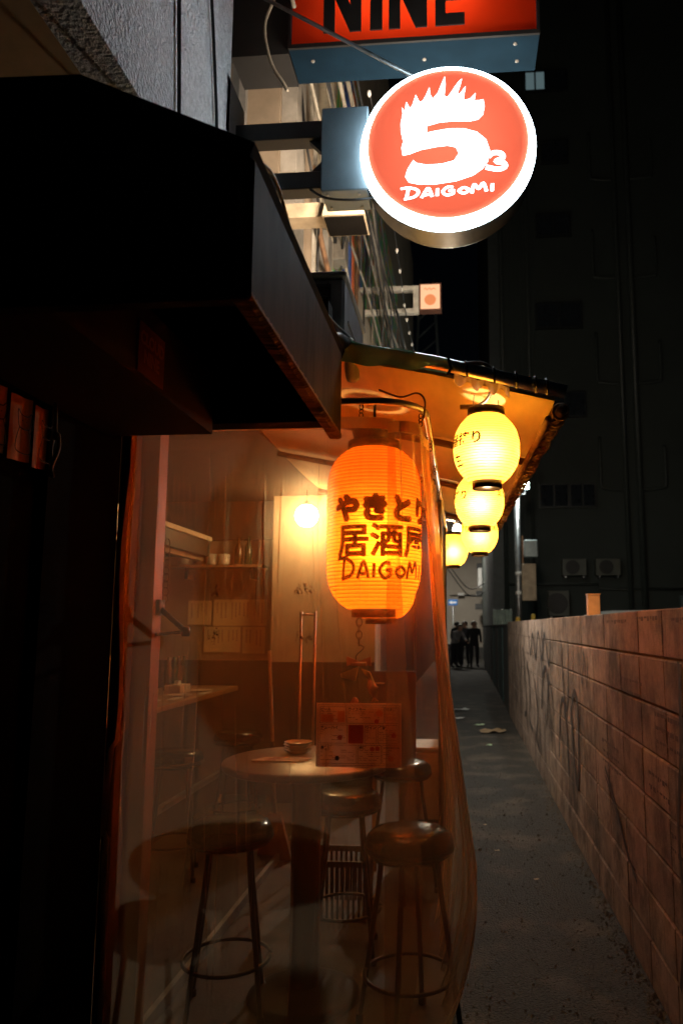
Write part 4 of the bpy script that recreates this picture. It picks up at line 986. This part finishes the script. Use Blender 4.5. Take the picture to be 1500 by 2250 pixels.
# patches of old tape on the front sheet
for k, (x, z, w_) in enumerate([(-.87, 1.65, .03), (-.875, 1.495, .03), (-.54, 1.655, .03), (-.575, 1.65, .025), (-.535, 1.49, .03), (-.57, 1.49, .03)]):
    bm = new(); rr = random.Random(k)
    for q in range(26):
        px, pz = rr.gauss(0, w_ * .28), rr.gauss(0, w_ * .3); s = rr.uniform(.001, .004)
        poly(bm, [(x + px - s, 2.537, z + pz), (x + px, 2.537, z + pz - s), (x + px + s, 2.537, z + pz + s * .4), (x + px, 2.537, z + pz + s)])
    tag(obj('tape_residue', bm, M('tape_brown', (.2, .09, .04), .6)), ['upper left', 'lower left', 'upper right outer', 'upper right inner', 'lower right outer', 'lower right inner'][k] + ' brown tape residue spot on the vinyl curtain', 'tape', 'tape spots on the curtain')

# menu sheet
mn = thing('menu_sheet', 'laminated drink menu sheet fixed to the inside of the vinyl curtain', 'menu', (-.36, 2.585, 1.05))
MX0, MX1, MZ0, MZ1 = -.512, -.214, 1.045, 1.262
mp = TRANSL('menu_paper', (.92, .74, .62), .35)
bxo('sheet', (MX0, 2.584, MZ0), (MX1, 2.587, MZ1), mp, mn)
mi = M('menu_ink', (.03, .02, .015), .7); mr_ = TRANSL('menu_red_film', (.6, .12, .07), .4); mo = TRANSL('menu_orange_film', (.85, .42, .14), .4); mg = TRANSL('menu_greyprint', (.4, .28, .22), .4)
def mq(name, x0, x1, z0, z1, m, y=2.5825):
    bm = new(); poly(bm, [(MX0 + x0, y, MZ0 + z0), (MX0 + x1, y, MZ0 + z0), (MX0 + x1, y, MZ0 + z1), (MX0 + x0, y, MZ0 + z1)]); return obj(name, bm, m, mn)
def frame_q(x0, x1, z0, z1):
    bm = new(); t_ = .0013
    for a in [(x0, x1, z0, z0 + t_), (x0, x1, z1 - t_, z1), (x0, x0 + t_, z0 + t_, z1 - t_), (x1 - t_, x1, z0 + t_, z1 - t_)]:
        poly(bm, [(MX0 + a[0], 2.5825, MZ0 + a[2]), (MX0 + a[1], 2.5825, MZ0 + a[2]), (MX0 + a[1], 2.5825, MZ0 + a[3]), (MX0 + a[0], 2.5825, MZ0 + a[3])])
    obj('printed_frame', bm, mi, mn)
frame_q(.006, .292, .006, .211)
cells = [(.012, .105, .148, .205, 'ビール'), (.109, .238, .148, .205, 'ウイスキー'), (.241, .286, .148, .205, '日本酒'),
         (.012, .109, .080, .143, 'チューハイ'), (.170, .212, .080, .143, 'ワイン'), (.216, .286, .080, .143, '焼酎'),
         (.012, .143, .012, .075, '果実酒'), (.147, .228, .012, .075, '梅酒'), (.232, .286, .012, .075, 'ソフトドリンク')]
rr = random.Random(11)
for x0, x1, z0, z1, s_ in cells:
    frame_q(x0, x1, z0, z1)
    bm = text_bm(s_, .0125 if len(s_) < 6 else .0078, .0005); hw = max(v.co.x for v in bm.verts)
    remap(bm, lambda a, b: (MX0 + x0 + .004 + hw + a, 2.582, MZ0 + z1 - .009 + b)); obj('printed_word', bm, mi, mn)
    bm = new(); z = z1 - .019
    while z > z0 + .006:
        a = x0 + .004
        while a < x1 - .012:
            q = min(rr.uniform(.006, .022), x1 - .006 - a); 
            if rr.random() < .6: poly(bm, [(MX0 + a, 2.5824, MZ0 + z), (MX0 + a + q, 2.5824, MZ0 + z), (MX0 + a + q, 2.5824, MZ0 + z + .0022), (MX0 + a, 2.5824, MZ0 + z + .0022)])
            a += q + .004
        z -= .0065
    obj('printed_lines', bm, mg, mn)
mq('printed_picture', .016, .06, .152, .178, mo, 2.5821); mq('printed_picture', .075, .1, .152, .19, mo, 2.5821)
mq('red_panel', .113, .166, .080, .143, mr_, 2.5824)
for x, z, r_, m_ in [(.212, .155, .008, mr_), (.084, .1, .009, mr_), (.197, .062, .008, mr_), (.215, .064, .008, mr_), (.272, .108, .009, mr_), (.222, .183, .012, mo), (.075, .03, .008, mi), (.262, .03, .01, mo)]:
    bm = new(); poly(bm, [(MX0 + x + r_ * math.cos(t * PI / 8), 2.5817, MZ0 + z + r_ * math.sin(t * PI / 8)) for t in range(16)]); obj('printed_picture', bm, m_, mn)

# ================================================================== TERRACE FURNITURE
def make_stool(label, loc, rz_):
    t = thing('bar_stool', label, 'stool', loc, rz_, 'round black bar stools')
    bm = new(); lathe(bm, [(.001, .735), (.1, .733), (.145, .724), (.166, .705), (.172, .685), (.17, .655), (.16, .64), (.001, .64)], 40); obj('cushion', bm, blackgloss, t, True, world=False)
    bm = new(); lathe(bm, [(.173, .655), (.176, .66), (.176, .668), (.173, .673)], 40); obj('cushion_trim', bm, darkmetal, t, True, world=False)
    for k in range(4):
        a = PI / 4 + k * PI / 2; c, s = math.cos(a), math.sin(a)
        bm = new(); tube(bm, [(.11 * c, .11 * s, .64), (.125 * c, .125 * s, .5), (.2 * c, .2 * s, .012)], .0105, 10); lg = obj('leg', bm, M('stool_black', (.008, .008, .008), .4), t, True, world=False)
        bm = new(); lathe(bm, [(.016, 0), (.017, .02), (.014, .03)], 10, (.2 * c, .2 * s, .002), True); o = obj('rubber_foot', bm, black, lg, True, world=False)
    bm = new(); rr_ = .172
    tube(bm, [(rr_ * math.cos(i * PI / 20), rr_ * math.sin(i * PI / 20), .2) for i in range(41)], .008, 8); obj('foot_ring', bm, M('stool_black', (.008, .008, .008)), t, True, world=False)
    return t
st = make_stool('black bar stool nearest the camera at the left of the round table', (-.955, 3.06, .012), .25)
for p, a, lb in [((-.215, 2.98, .012), .6, 'black bar stool nearest the camera at the right of the round table'), ((-.57, 3.62, .012), .1, 'black bar stool behind the pedestal of the round table'),
                 ((-.36, 4.4, .012), .9, 'black bar stool far behind the menu sheet near the side curtain'),
                 ((-1.75, 4.45, .05), .3, 'black bar stool at the counter edge, nearer of two'), ((-1.62, 5.3, .05), .5, 'black bar stool at the counter edge, farther of two')]:
    dup(st, p, a, lb, 'round black bar stools')
TB = (-.67, 3.2, .012)
tb = thing('round_table', 'high round brown table with thick dark pedestal on the terrace', 'table', TB)
bm = new(); lathe(bm, [(.001, .95), (.35, .95), (.357, .947), (.36, .94), (.36, .925), (.352, .918), (.001, .918)], 72); obj('tabletop', bm, M('table_brown', (.2, .13, .085), .32, var=.3, scale=5, stretch=(1, 6, 1)), tb, True, world=False)
bm = new(); lathe(bm, [(.2, .905), (.2, .917), (.06, .917)], 40); obj('mounting_plate', bm, darkmetal, tb, world=False)
bm = new(); lathe(bm, [(.062, .04), (.062, .905)], 28); obj('pedestal', bm, M('stool_black', (.008, .008, .008)), tb, True, world=False)
bm = new(); lathe(bm, [(.23, .0), (.23, .014), (.2, .024), (.08, .04), (.062, .05)], 48); obj('base', bm, darkmetal, tb, True, world=False)
TZ = .962
platem = M('plate_glaze', (.62, .5, .36), .18, var=.12)
for k in range(4):
    t = obj('small_plate', (lambda b: (lathe(b, [(.001, .004), (.038, .004), (.062, .016), (.064, .018), (.06, .014), (.036, 0), (.001, 0)], 32), b)[1])(new()), platem, None, True)
    t.location = (-.745 + .003 * (k % 2), 3.34, TZ + k * .011); t.rotation_euler = (0, 0, k)
    tag(t, ['bottom', 'second from bottom', 'second from top', 'top'][k] + ' small plate of the stack on the round table', 'plate', 'stacked small plates')
for k, (y, a) in enumerate([(3.12, .02), (3.15, .06), (3.18, -.05)]):
    t = thing('chopstick_packet', ['nearest', 'middle', 'farthest'][k] + ' paper chopstick packet lying on the round table', 'chopsticks', (-.77 + .01 * k, y, TZ), a, 'chopstick packets')
    bm = new(); box(bm, (-.02, 0, .004), (.2, .022, .006), bev=.001); obj('paper_sleeve', bm, M('sleeve_paper', (.62, .45, .3), .6), t, world=False)
    bm = new(); box(bm, (.08, 0, .0045), (.05, .012, .005), bev=.001); obj('chopstick_tips', bm, M('chopstick_wood', (.5, .3, .14), .6), t, world=False)
    bm = new(); box(bm, (-.04, 0, .0075), (.05, .01, .0012)); obj('red_print', bm, M('sleeve_red', (.35, .05, .03)), t, world=False)
t = thing('condiment_dish', 'small dark condiment dish on the right side of the round table', 'dish', (-.4, 3.06, TZ))
bm = new(); lathe(bm, [(.001, 0), (.03, 0), (.045, .018), (.042, .018), (.028, .004), (.001, .004)], 24); obj('bowl', bm, M('dish_dark', (.05, .02, .012), .25), t, True, world=False)
bm = new(); bmesh.ops.create_icosphere(bm, subdivisions=2, radius=.02); bmesh.ops.scale(bm, vec=(1, 1, .4), verts=bm.verts); bmesh.ops.translate(bm, vec=(0, 0, .012), verts=bm.verts); obj('contents', bm, redc, t, True, world=False)

# slatted plastic basket under the table, red board, floor crate further back
bk = thing('plastic_basket', 'white slatted plastic basket on the floor behind the stools', 'basket', (-.7, 4.1, .012))
bkm = M('basket_white', (.06, .048, .04), .5)
bm = new(); span(bm, (-.19, -.14, 0), (.19, .14, .012)); obj('base', bm, bkm, bk, world=False)
bm = new()
for a, b in [((-.2, -.15), (.2, -.13)), ((-.2, .13), (.2, .15)), ((-.2, -.13), (-.18, .13)), ((.18, -.13), (.2, .13))]: span(bm, (a[0], a[1], .27), (b[0], b[1], .30))
obj('rim', bm, bkm, bk, world=False)
bm = new()
for k in range(14):
    x = -.18 + .36 * k / 13
    for y in (-.14, .14): box(bm, (x, y, .14), (.012, .008, .26))
for k in range(9):
    y = -.12 + .24 * k / 8
    for x in (-.19, .19): box(bm, (x, y, .14), (.008, .012, .26))
obj('slats', bm, bkm, bk, world=False)
rd = thing('red_board', 'dark red board standing behind the menu sheet', 'board', (-.43, 4.75, 0))
bxo('panel', (-.6, 4.74, .62), (-.3, 4.76, 1.24), M('dark_red', (.05, .012, .008), .7), rd)
bxo('easel_leg', (-.58, 4.76, .0), (-.55, 4.79, .62), wood, rd); bxo('easel_leg', (-.35, 4.76, .0), (-.32, 4.79, .62), wood, rd)
bxo('printed_line', (-.57, 4.736, 1.16), (-.5, 4.739, 1.17), white, rd)
wb = thing('white_crate', 'pale plastic crate stacked by the side curtain behind the right stool', 'crate', (-.28, 4.85, 0))
bxo('body', (-.42, 4.85, .3), (-.16, 5.2, .72), M('crate_pale', (.5, .45, .38), .5), wb, .01); bxo('lid', (-.43, 4.84, .721), (-.15, 5.21, .75), M('crate_pale', (.5, .45, .38)), wb, .008)
bxo('stand', (-.42, 4.86, .012), (-.16, 5.2, .298), M('crate_dark', (.1, .08, .07), .6), wb)

# broom, pole rack and inner frames
br = thing('broom', 'long handled broom leaning in the middle of the terrace', 'broom', (-1.22, 4.9, .012))
tbo('handle', [(-1.24, 4.92, .3), (-1.325, 5.0, 1.36)], .012, M('broom_handle', (.5, .38, .26), .5), br)
tbo('grip', [(-1.272, 4.95, .7), (-1.277, 4.955, .76)], .015, darkmetal, br)
bm = new(); prism(bm, [(-.04, .29), (.04, .29), (.12, .0), (-.12, .0)], lambda p, d: (-1.24 + p[0], 4.92 + d, .02 + p[1]), -.025, .025); obj('bristles', bm, M('bristles', (.2, .12, .06), .9, bump=.5), br)
sp = thing('folding_frame', 'slim metal folding frame standing in the middle of the terrace', 'frame', (-1.02, 4.6, .012))
for dx, dy in ((0, 0), (.09, 0)):
    tbo('leg', [(-1.02 + dx, 4.6 + dy, .02), (-1.02 + dx, 4.6 + dy, 1.62)], .009, M('warm_steel', (.45, .36, .28), .35, .7), sp)
for z in (.1, .35, 1.6): tbo('crossbar', [(-1.02, 4.6, z), (-.93, 4.6, z)], .007, M('warm_steel', (.45, .36, .28)), sp)

# ================================================================== INSIDE THE SHOP
ct = thing('counter', 'wooden bar counter along the inside left of the shop', 'counter', (-2.3, 5, .05))
bxo('counter_top', (-2.6, 3.4, .96), (-2.0, 6.5, 1.0), woody, ct, .004)
bxo('counter_front', (-2.5, 3.4, .05), (-2.12, 6.45, .958), M('counter_dark', (.04, .03, .022), .6), ct)
bxo('foot_rail', (-2.12, 3.4, .25), (-2.08, 6.4, .29), steel, ct)
hd = thing('overhead_cabinet', 'long dark overhead cabinet with top edge coloured as lit above the counter', 'cabinet', (-2.4, 5, 2.1))
bxo('carcass', (-2.75, 3.2, 2.13), (-2.2, 6.2, 2.26), M('cabinet_dark', (.06, .045, .03), .5), hd)
bxo('lit_top_edge', (-2.75, 3.2, 2.262), (-2.18, 6.2, 2.30), M('cabinet_lit_edge', (.6, .5, .36), .4), hd)  # pale strip paints the lit top of the cabinet
bxo('underside_rail', (-2.3, 3.2, 2.09), (-2.25, 6.2, 2.128), wood, hd)
sh = thing('wall_shelf', 'narrow wooden shelf on the rear wall holding cups', 'shelf', (-2.2, 6.45, 2.04))
bxo('board', (-2.65, 6.36, 2.05), (-1.78, 6.598, 2.075), woody, sh)
for x in (-2.5, -1.9): bxo('bracket', (x, 6.42, 1.95), (x + .03, 6.598, 2.05), darkmetal, sh)
def vessel(name, label, cat, loc, prof, m, grp):
    o = obj(name, (lambda b: (lathe(b, prof, 20), b)[1])(new()), m, None, True); o.location = loc; return tag(o, label, cat, grp)
cupm = M('cup_white', (.65, .6, .5), .3, var=.2, scale=25)
cp = [(.001, 0), (.045, 0), (.05, .02), (.055, .1), (.052, .1), (.046, .01), (.001, .008)]
jar = [(.001, 0), (.055, 0), (.06, .02), (.06, .12), (.04, .14), (.04, .16), (.001, .165)]
for x, lb in [(-2.26, 'patterned white cup on the wall shelf, left one of the pair'), (-2.15, 'patterned white cup on the wall shelf, right one of the pair')]: vessel('cup', lb, 'cup', (x, 6.45, 2.075), cp, cupm, 'cups on the shelf')
vessel('jar', 'pale lidded jar at the left end of the wall shelf', 'jar', (-2.52, 6.46, 2.075), jar, M('jar_pale', (.4, .36, .3), .4), None)
vessel('jar', 'brown lidded jar on the wall shelf beside the cups', 'jar', (-2.38, 6.46, 2.075), jar, M('jar_brown', (.22, .1, .05), .4), None)
bott = [(.001, 0), (.034, 0), (.036, .01), (.036, .16), (.015, .21), (.013, .27), (.001, .272)]
for x, m_, lb in [(-2.02, M('bottle_amber', (.1, .04, .01), .15), 'amber bottle on the wall shelf right of the cups'), (-1.93, M('bottle_green', (.03, .06, .03), .15), 'dark green bottle at the right end of the wall shelf')]: vessel('bottle', lb, 'bottle', (x, 6.47, 2.075), bott, m_, 'bottles on the shelf')
dish = [(.001, 0), (.04, 0), (.085, .015), (.088, .018), (.083, .016), (.04, .005), (.001, .005)]
for (x, y), lb in [((-2.17, 5.0), 'white plate on the counter, nearest the camera'), ((-2.12, 5.45), 'white plate on the counter, middle one'), ((-2.1, 5.85), 'white plate on the counter, farthest one')]: vessel('plate', lb, 'plate', (x, y, 1.0), dish, M('plate_white', (.7, .62, .5), .3), 'plates on the counter')
for (x, y), lb in [((-2.12, 5.2), 'folded napkin on the counter between the nearer plates'), ((-2.06, 5.65), 'folded napkin on the counter by the farther plates')]:
    tag(bxo('napkin', (x, y, 1.0005), (x + .05, y + .2, 1.006), white, None, .001), lb, 'napkin', 'napkins on the counter')
for k, (y, nm) in enumerate([(5.95, 'nearest'), (6.06, 'second'), (6.17, 'third'), (6.28, 'farthest')]): vessel('sauce_bottle', nm + ' sauce bottle of the row at the far end of the counter', 'bottle', (-2.42, y, 1.0), bott, (M('bottle_amber', (.1, .04, .01)), M('bottle_green', (.03, .06, .03)))[k % 2], 'bottles on the counter')
t = thing('tissue_box', 'pale tissue box standing on the counter', 'box', (-2.25, 5.7, 1.0))
bxo('box', (-2.31, 5.6, 1.0005), (-2.18, 5.82, 1.07), M('tissue_cream', (.6, .5, .38), .7), t, .004); bxo('tissue', (-2.26, 5.68, 1.071), (-2.23, 5.74, 1.1), white, t)
t = thing('drinks_cooler', 'pale upright cooler at the near end of the counter', 'cooler', (-2.5, 5.0, 1.0))
bxo('body', (-2.55, 4.55, 1.001), (-2.33, 4.95, 1.3), M('cooler_pale', (.42, .32, .24), .4), t, .006); bxo('lid', (-2.56, 4.54, 1.301), (-2.32, 4.96, 1.33), M('cooler_lid', (.3, .2, .14), .4), t, .004)
# paper menus pinned on the rear wall
pm_ = M('pinned_paper', (.72, .6, .32), .8, var=.06)
pins = [(-2.36, -2.02, 1.29, 1.52, 'lower left sheet of the pinned paper menus on the rear wall'), (-2.0, -1.79, 1.28, 1.52, 'lower right sheet of the pinned paper menus on the rear wall'), (-2.52, -2.3, 1.54, 1.76, 'upper left sheet of the pinned paper menus on the rear wall'), (-2.28, -1.78, 1.53, 1.77, 'wide upper sheet of the pinned paper menus on the rear wall')]
for k, (x0, x1, z0, z1, lb) in enumerate(pins):
    t = thing('wall_menu', lb, 'paper', ((x0 + x1) / 2, 6.59, z0), group='paper menus on the rear wall')
    bxo('sheet', (x0, 6.59, z0), (x1, 6.594, z1), pm_, t)
    bm = new(); rr = random.Random(k); x = x0 + .03
    while x < x1 - .03:
        z = z1 - .03
        while z > z0 + rr.uniform(.03, .12):
            q = rr.uniform(.012, .02); poly(bm, [(x, 6.5885, z), (x + .014, 6.5885, z), (x + .014, 6.5885, z - q * .7), (x, 6.5885, z - q * .7)]); z -= q * 1.25
        x += rr.choice((.035, .04, .06))
    obj('writing', bm, mg, t)
# bare bulb on the wall
lbp = (-1.31, 6.05, 2.46)
bu = thing('globe_bulb', 'blazing round globe bulb hanging by the rear wall left of the big lantern', 'bulb', lbp)
bm = new(); lathe(bm, [(.001, -.1), (.05, -.087), (.087, -.05), (.1, 0), (.087, .05), (.05, .084), (.02, .094)], 28, lbp); obj('glass_bulb', bm, EM('bare_bulb_light', (1, .64, .28), 62), bu, True)
bm = new(); lathe(bm, [(.018, .07), (.02, .12), (.008, .13)], 16, lbp); obj('socket', bm, black, bu, True)
tbo('flex', [(lbp[0], lbp[1], lbp[2] + .12), (lbp[0], lbp[1], 2.68)], .004, cablem, bu)
# black hinge arm fixed to the timber post
ha = thing('hinged_arm', 'black folded metal hinge arm fixed to the timber post', 'bracket', (-1.17, 2.74, 1.55))
tbo('upper_arm', [(-1.17, 2.76, 1.6), (-1.145, 2.74, 1.585), (-1.05, 2.72, 1.512)], .0105, darkmetal, ha)
tbo('lower_arm', [(-1.17, 2.74, 1.497), (-1.05, 2.72, 1.507)], .007, darkmetal, ha)
bm = new(); lathe(bm, [(.016, -.018), (.018, 0), (.016, .018)], 14, (-1.047, 2.72, 1.508), True); obj('pivot', bm, darkmetal, ha, True)
bm = new(); box(bm, (-1.165, 2.75, 1.6), (.025, .05, .06), bev=.004); obj('mount', bm, darkmetal, ha)
# wire coat chain beside the post
ch = thing('hanging_chain', 'thin twisted wire chain hanging beside the timber post', 'chain', (-1.14, 2.76, 1.6))
for k in range(9):
    bm = new(); tube(bm, [(-1.14 + .012 * math.cos(t) * (1 if k % 2 else .5), 2.74 + .01 * math.cos(t) * (0 if k % 2 else 1), 1.85 - k * .027 + .017 * math.sin(t)) for t in [i * PI / 5 for i in range(11)]], .0018, 5); obj('link', bm, rust, ch)
# bulb and bracket added past the awning to light far wall and mural
wl = thing('added_white_lamp', 'small white bulb on a wall bracket, added beyond the awning for light', 'lamp', (-.05, 8.5, 2.66))
bm = new(); lathe(bm, [(.001, -.05), (.03, -.045), (.045, -.02), (.04, .02), (.02, .05)], 20, (-.05, 8.5, 2.66)); obj('bulb', bm, EM('added_bulb_light', (1, .92, .8), 1500), wl, True)
bm = new(); lathe(bm, [(.02, .05), (.024, .09), (.001, .1)], 16, (-.05, 8.5, 2.66)); obj('socket', bm, rust, wl, True)
tbo('bracket_arm', [(-1.3, 8.5, 2.74), (-.2, 8.5, 2.78), (-.05, 8.5, 2.75)], .012, rust, wl)

# ================================================================== PEOPLE
def person(label, loc, rz_, pose, cloth, legs_m, hair_m, bag=None):
    t = thing('person', label, 'person', loc, rz_, 'people at the far end of the alley')
    J = {'pel': (0, 0, .92), 'sp': (0, -.01, 1.12), 'ch': (0, 0, 1.34), 'nk': (0, 0, 1.46), 'hd': (0, -.02, 1.56), 'tp': (0, -.02, 1.66),
         'shl': (-.19, 0, 1.38), 'ell': (-.25, .02, 1.12), 'hal': (-.24, -.08, .88), 'shr': (.19, 0, 1.38), 'elr': (.25, .02, 1.12), 'har': (.24, -.08, .88),
         'hl': (-.1, 0, .86), 'kl': (-.11, -.03, .48), 'al': (-.12, .02, .08), 'tl': (-.13, -.14, .04), 'hr': (.1, 0, .86), 'kr': (.11, -.03, .48), 'ar': (.12, .02, .08), 'tr': (.13, -.14, .04)}
    J.update(pose)
    rad = {'pel': (.16, .12), 'sp': (.15, .11), 'ch': (.18, .12), 'nk': (.06, .06), 'hd': (.085, .1), 'tp': (.07, .08), 'shl': .075, 'ell': .055, 'hal': .04, 'shr': .075, 'elr': .055, 'har': .04,
           'hl': .1, 'kl': .07, 'al': .05, 'tl': .04, 'hr': .1, 'kr': .07, 'ar': .05, 'tr': .04}
    E = [('pel', 'sp'), ('sp', 'ch'), ('ch', 'nk'), ('nk', 'hd'), ('hd', 'tp'), ('ch', 'shl'), ('shl', 'ell'), ('ell', 'hal'), ('ch', 'shr'), ('shr', 'elr'), ('elr', 'har'), ('pel', 'hl'), ('hl', 'kl'), ('kl', 'al'), ('al', 'tl'), ('pel', 'hr'), ('hr', 'kr'), ('kr', 'ar'), ('ar', 'tr')]
    keys = list(J); me = bpy.data.meshes.new('body'); me.from_pydata([J[k] for k in keys], [(keys.index(a), keys.index(b)) for a, b in E], [])
    o = bpy.data.objects.new('body_cage', me); COL.objects.link(o)
    m = o.modifiers.new('s', 'SKIN'); s = o.modifiers.new('d', 'SUBSURF'); s.levels = 2
    for i, k in enumerate(keys):
        v = me.skin_vertices[0].data[i]; r_ = rad[k]; v.radius = r_ if isinstance(r_, tuple) else (r_, r_); v.use_root = (k == 'pel')
    bpy.context.view_layer.update()
    m2 = bpy.data.meshes.new_from_object(o.evaluated_get(bpy.context.evaluated_depsgraph_get())); bpy.data.objects.remove(o)
    skin = M('skin', (.45, .27, .19), .6, var=.1)
    for mm in (cloth, legs_m, skin): m2.materials.append(mm)
    hz = J['nk'][2] + .02; hands = [Vector(J['hal']), Vector(J['har'])]; head = Vector(J['hd'])
    for p in m2.polygons:
        c = p.center; p.use_smooth = True
        p.material_index = 0
        if c.z < .9 and abs(c.x) < .24 and min((c - h).length for h in hands) > .09: p.material_index = 1
        if (c - head).length < .14 and c.z > hz - .03 or min((c - h).length for h in hands) < .06: p.material_index = 2
    b = bpy.data.objects.new('body', m2); COL.objects.link(b); b.parent = t
    bm = new(); bmesh.ops.create_icosphere(bm, subdivisions=3, radius=.118)
    bmesh.ops.delete(bm, geom=[v for v in bm.verts if v.co.y < -.03 and v.co.z < .045 or v.co.z < -.08], context='VERTS')
    bmesh.ops.translate(bm, vec=head + Vector((0, .018, .035)), verts=bm.verts); obj('hair', bm, hair_m, t, True, world=False)
    for sx in (-.035, .035):
        bm = new(); bmesh.ops.create_icosphere(bm, subdivisions=1, radius=.012); bmesh.ops.translate(bm, vec=head + Vector((sx, -.098, .02)), verts=bm.verts); obj('eye', bm, black, t, True, world=False)
    bm = new(); bmesh.ops.create_cone(bm, segments=6, radius1=.016, radius2=.004, depth=.045, cap_ends=True); bmesh.ops.rotate(bm, matrix=Matrix.Rotation(.5, 3, 'X'), verts=bm.verts); bmesh.ops.translate(bm, vec=head + Vector((0, -.105, -.005)), verts=bm.verts); obj('nose', bm, skin, t, True, world=False)
    bm = new(); box(bm, tuple(head + Vector((0, -.096, -.05))), (.04, .01, .01)); obj('mouth', bm, M('lips', (.3, .1, .08), .6), t, world=False)
    return t
dk = M('coat_black', (.012, .012, .014), .8); dk2 = M('coat_charcoal', (.05, .055, .07), .8); tr_ = M('trousers_dark', (.012, .013, .018), .8); hr = M('hair_black', (.01, .009, .008), .5)
person('person in black coat standing rightmost at the alley end, arms down', (.43, 27.5, 0), .2, {}, dk, tr_, hr)
person('person in dark jacket standing in the middle at the alley end', (.09, 27.8, 0), -.3, {'har': (.12, -.22, 1.1), 'elr': (.25, -.02, 1.12)}, dk2, tr_, hr)
person('person in grey top leaning forward leftmost at the alley end', (-.3, 27.2, 0), .7, {'sp': (0, -.08, 1.1), 'ch': (0, -.2, 1.26), 'nk': (0, -.28, 1.35), 'hd': (0, -.35, 1.43), 'tp': (0, -.37, 1.53), 'shl': (-.19, -.2, 1.28), 'shr': (.19, -.2, 1.28), 'ell': (-.24, -.33, 1.05), 'elr': (.24, -.33, 1.05), 'hal': (-.16, -.5, .98), 'har': (.16, -.5, .98)}, M('top_grey', (.25, .25, .26), .8), tr_, hr)
person('person in black coat half hidden behind the leaning person', (-.2, 28.6, 0), 2.6, {}, dk, tr_, hr)
bc = thing('parked_bicycle', 'dark bicycle parked against the curtain side before the people', 'bicycle', (-.42, 23.5, 0))
for y in (23.0, 24.0):
    bm = new(); tube(bm, [(-.42, y + .31 * math.cos(i * PI / 14), .32 + .31 * math.sin(i * PI / 14)) for i in range(29)], .018, 6); wl_ = obj('wheel', bm, black, bc, True)
tbo('frame', [(-.42, 23.0, .32), (-.42, 23.2, .85), (-.42, 23.75, .82), (-.42, 23.5, .3), (-.42, 23.2, .8)], .016, darkmetal, bc); tbo('chain_stay', [(-.42, 23.5, .3), (-.42, 24.0, .32), (-.42, 23.75, .82)], .013, darkmetal, bc)
tbo('handlebar', [(-.65, 23.2, .98), (-.42, 23.15, .95), (-.19, 23.2, .98)], .013, darkmetal, bc); tbo('stem', [(-.42, 23.2, .83), (-.42, 23.16, .96)], .013, darkmetal, bc)
bm = new(); box(bm, (-.42, 23.78, .9), (.14, .25, .06), bev=.02); obj('saddle', bm, black, bc)

# ================================================================== LITTER
for k, (x, y, s, a, m_, lb) in enumerate([(.24, 11.6, .16, .4, 'green', 'pale green crumpled wrapper lying nearest the far wall foot'), (.33, 9.7, .09, 1.2, 'green', 'small pale green scrap on the asphalt'), (-.02, 13.6, .28, .2, 'white', 'larger white paper sheet flat on the dark asphalt'), (-.06, 12.4, .16, .8, 'white', 'smaller white paper sheet flat on the dark asphalt'), (.42, 10.9, .36, .1, 'card', 'flattened cardboard lying across the alley by the wall'), (.22, 5.25, .035, .3, 'tan', 'tan paper scrap on the asphalt beside the flared curtain'), (.16, 5.9, .03, .9, 'tan', 'tiny tan scrap near the curtain foot'), (.43, 4.7, .03, .5, 'tan', 'round tan scrap in the middle of the near alley')]):
    bm = new(); rr = random.Random(k)
    surf(bm, lambda u, v: ((u - .5) * s, (v - .5) * s * .7, .004 + .12 * s * rr.random()), 4, 3)
    bmesh.ops.rotate(bm, matrix=Matrix.Rotation(a, 3, 'Z'), verts=bm.verts)
    o = obj('litter_scrap', bm, {'green': M('litter_green', (.4, .55, .35), .7), 'white': M('litter_white', (.6, .62, .6), .7), 'card': M('litter_card', (.25, .18, .1), .8), 'tan': M('litter_tan', (.5, .38, .22), .8)}[m_]); o.location = (x, y, .006)
    tag(o, lb, 'litter', 'litter on the alley')
bm = new(); rr = random.Random(21)
for k in range(2600):
    y = 2.4 + rr.random() ** 1.6 * 8; x = rr.uniform(-.1, .79) if k % 2 else .785 - abs(rr.gauss(0, .05)); s = rr.uniform(.0025, .009) * (2.2 if rr.random() < .03 else 1)
    c = Vector((x, y, .0045)); a = rr.uniform(0, 6)
    vv = [bm.verts.new(c + Vector((s * math.cos(a + q * 2.1), s * math.sin(a + q * 2.1), 0))) for q in range(3)] + [bm.verts.new(c + Vector((0, 0, s * .9)))]
    for q in range(3): bm.faces.new((vv[q], vv[(q + 1) % 3], vv[3]))
o = obj('loose_gravel', bm, M('gravel', (.13, .11, .085), .85, var=.7, scale=90)); o['kind'] = 'stuff'; o['label'] = 'loose gravel and grit scattered on the asphalt'; o['category'] = 'gravel'
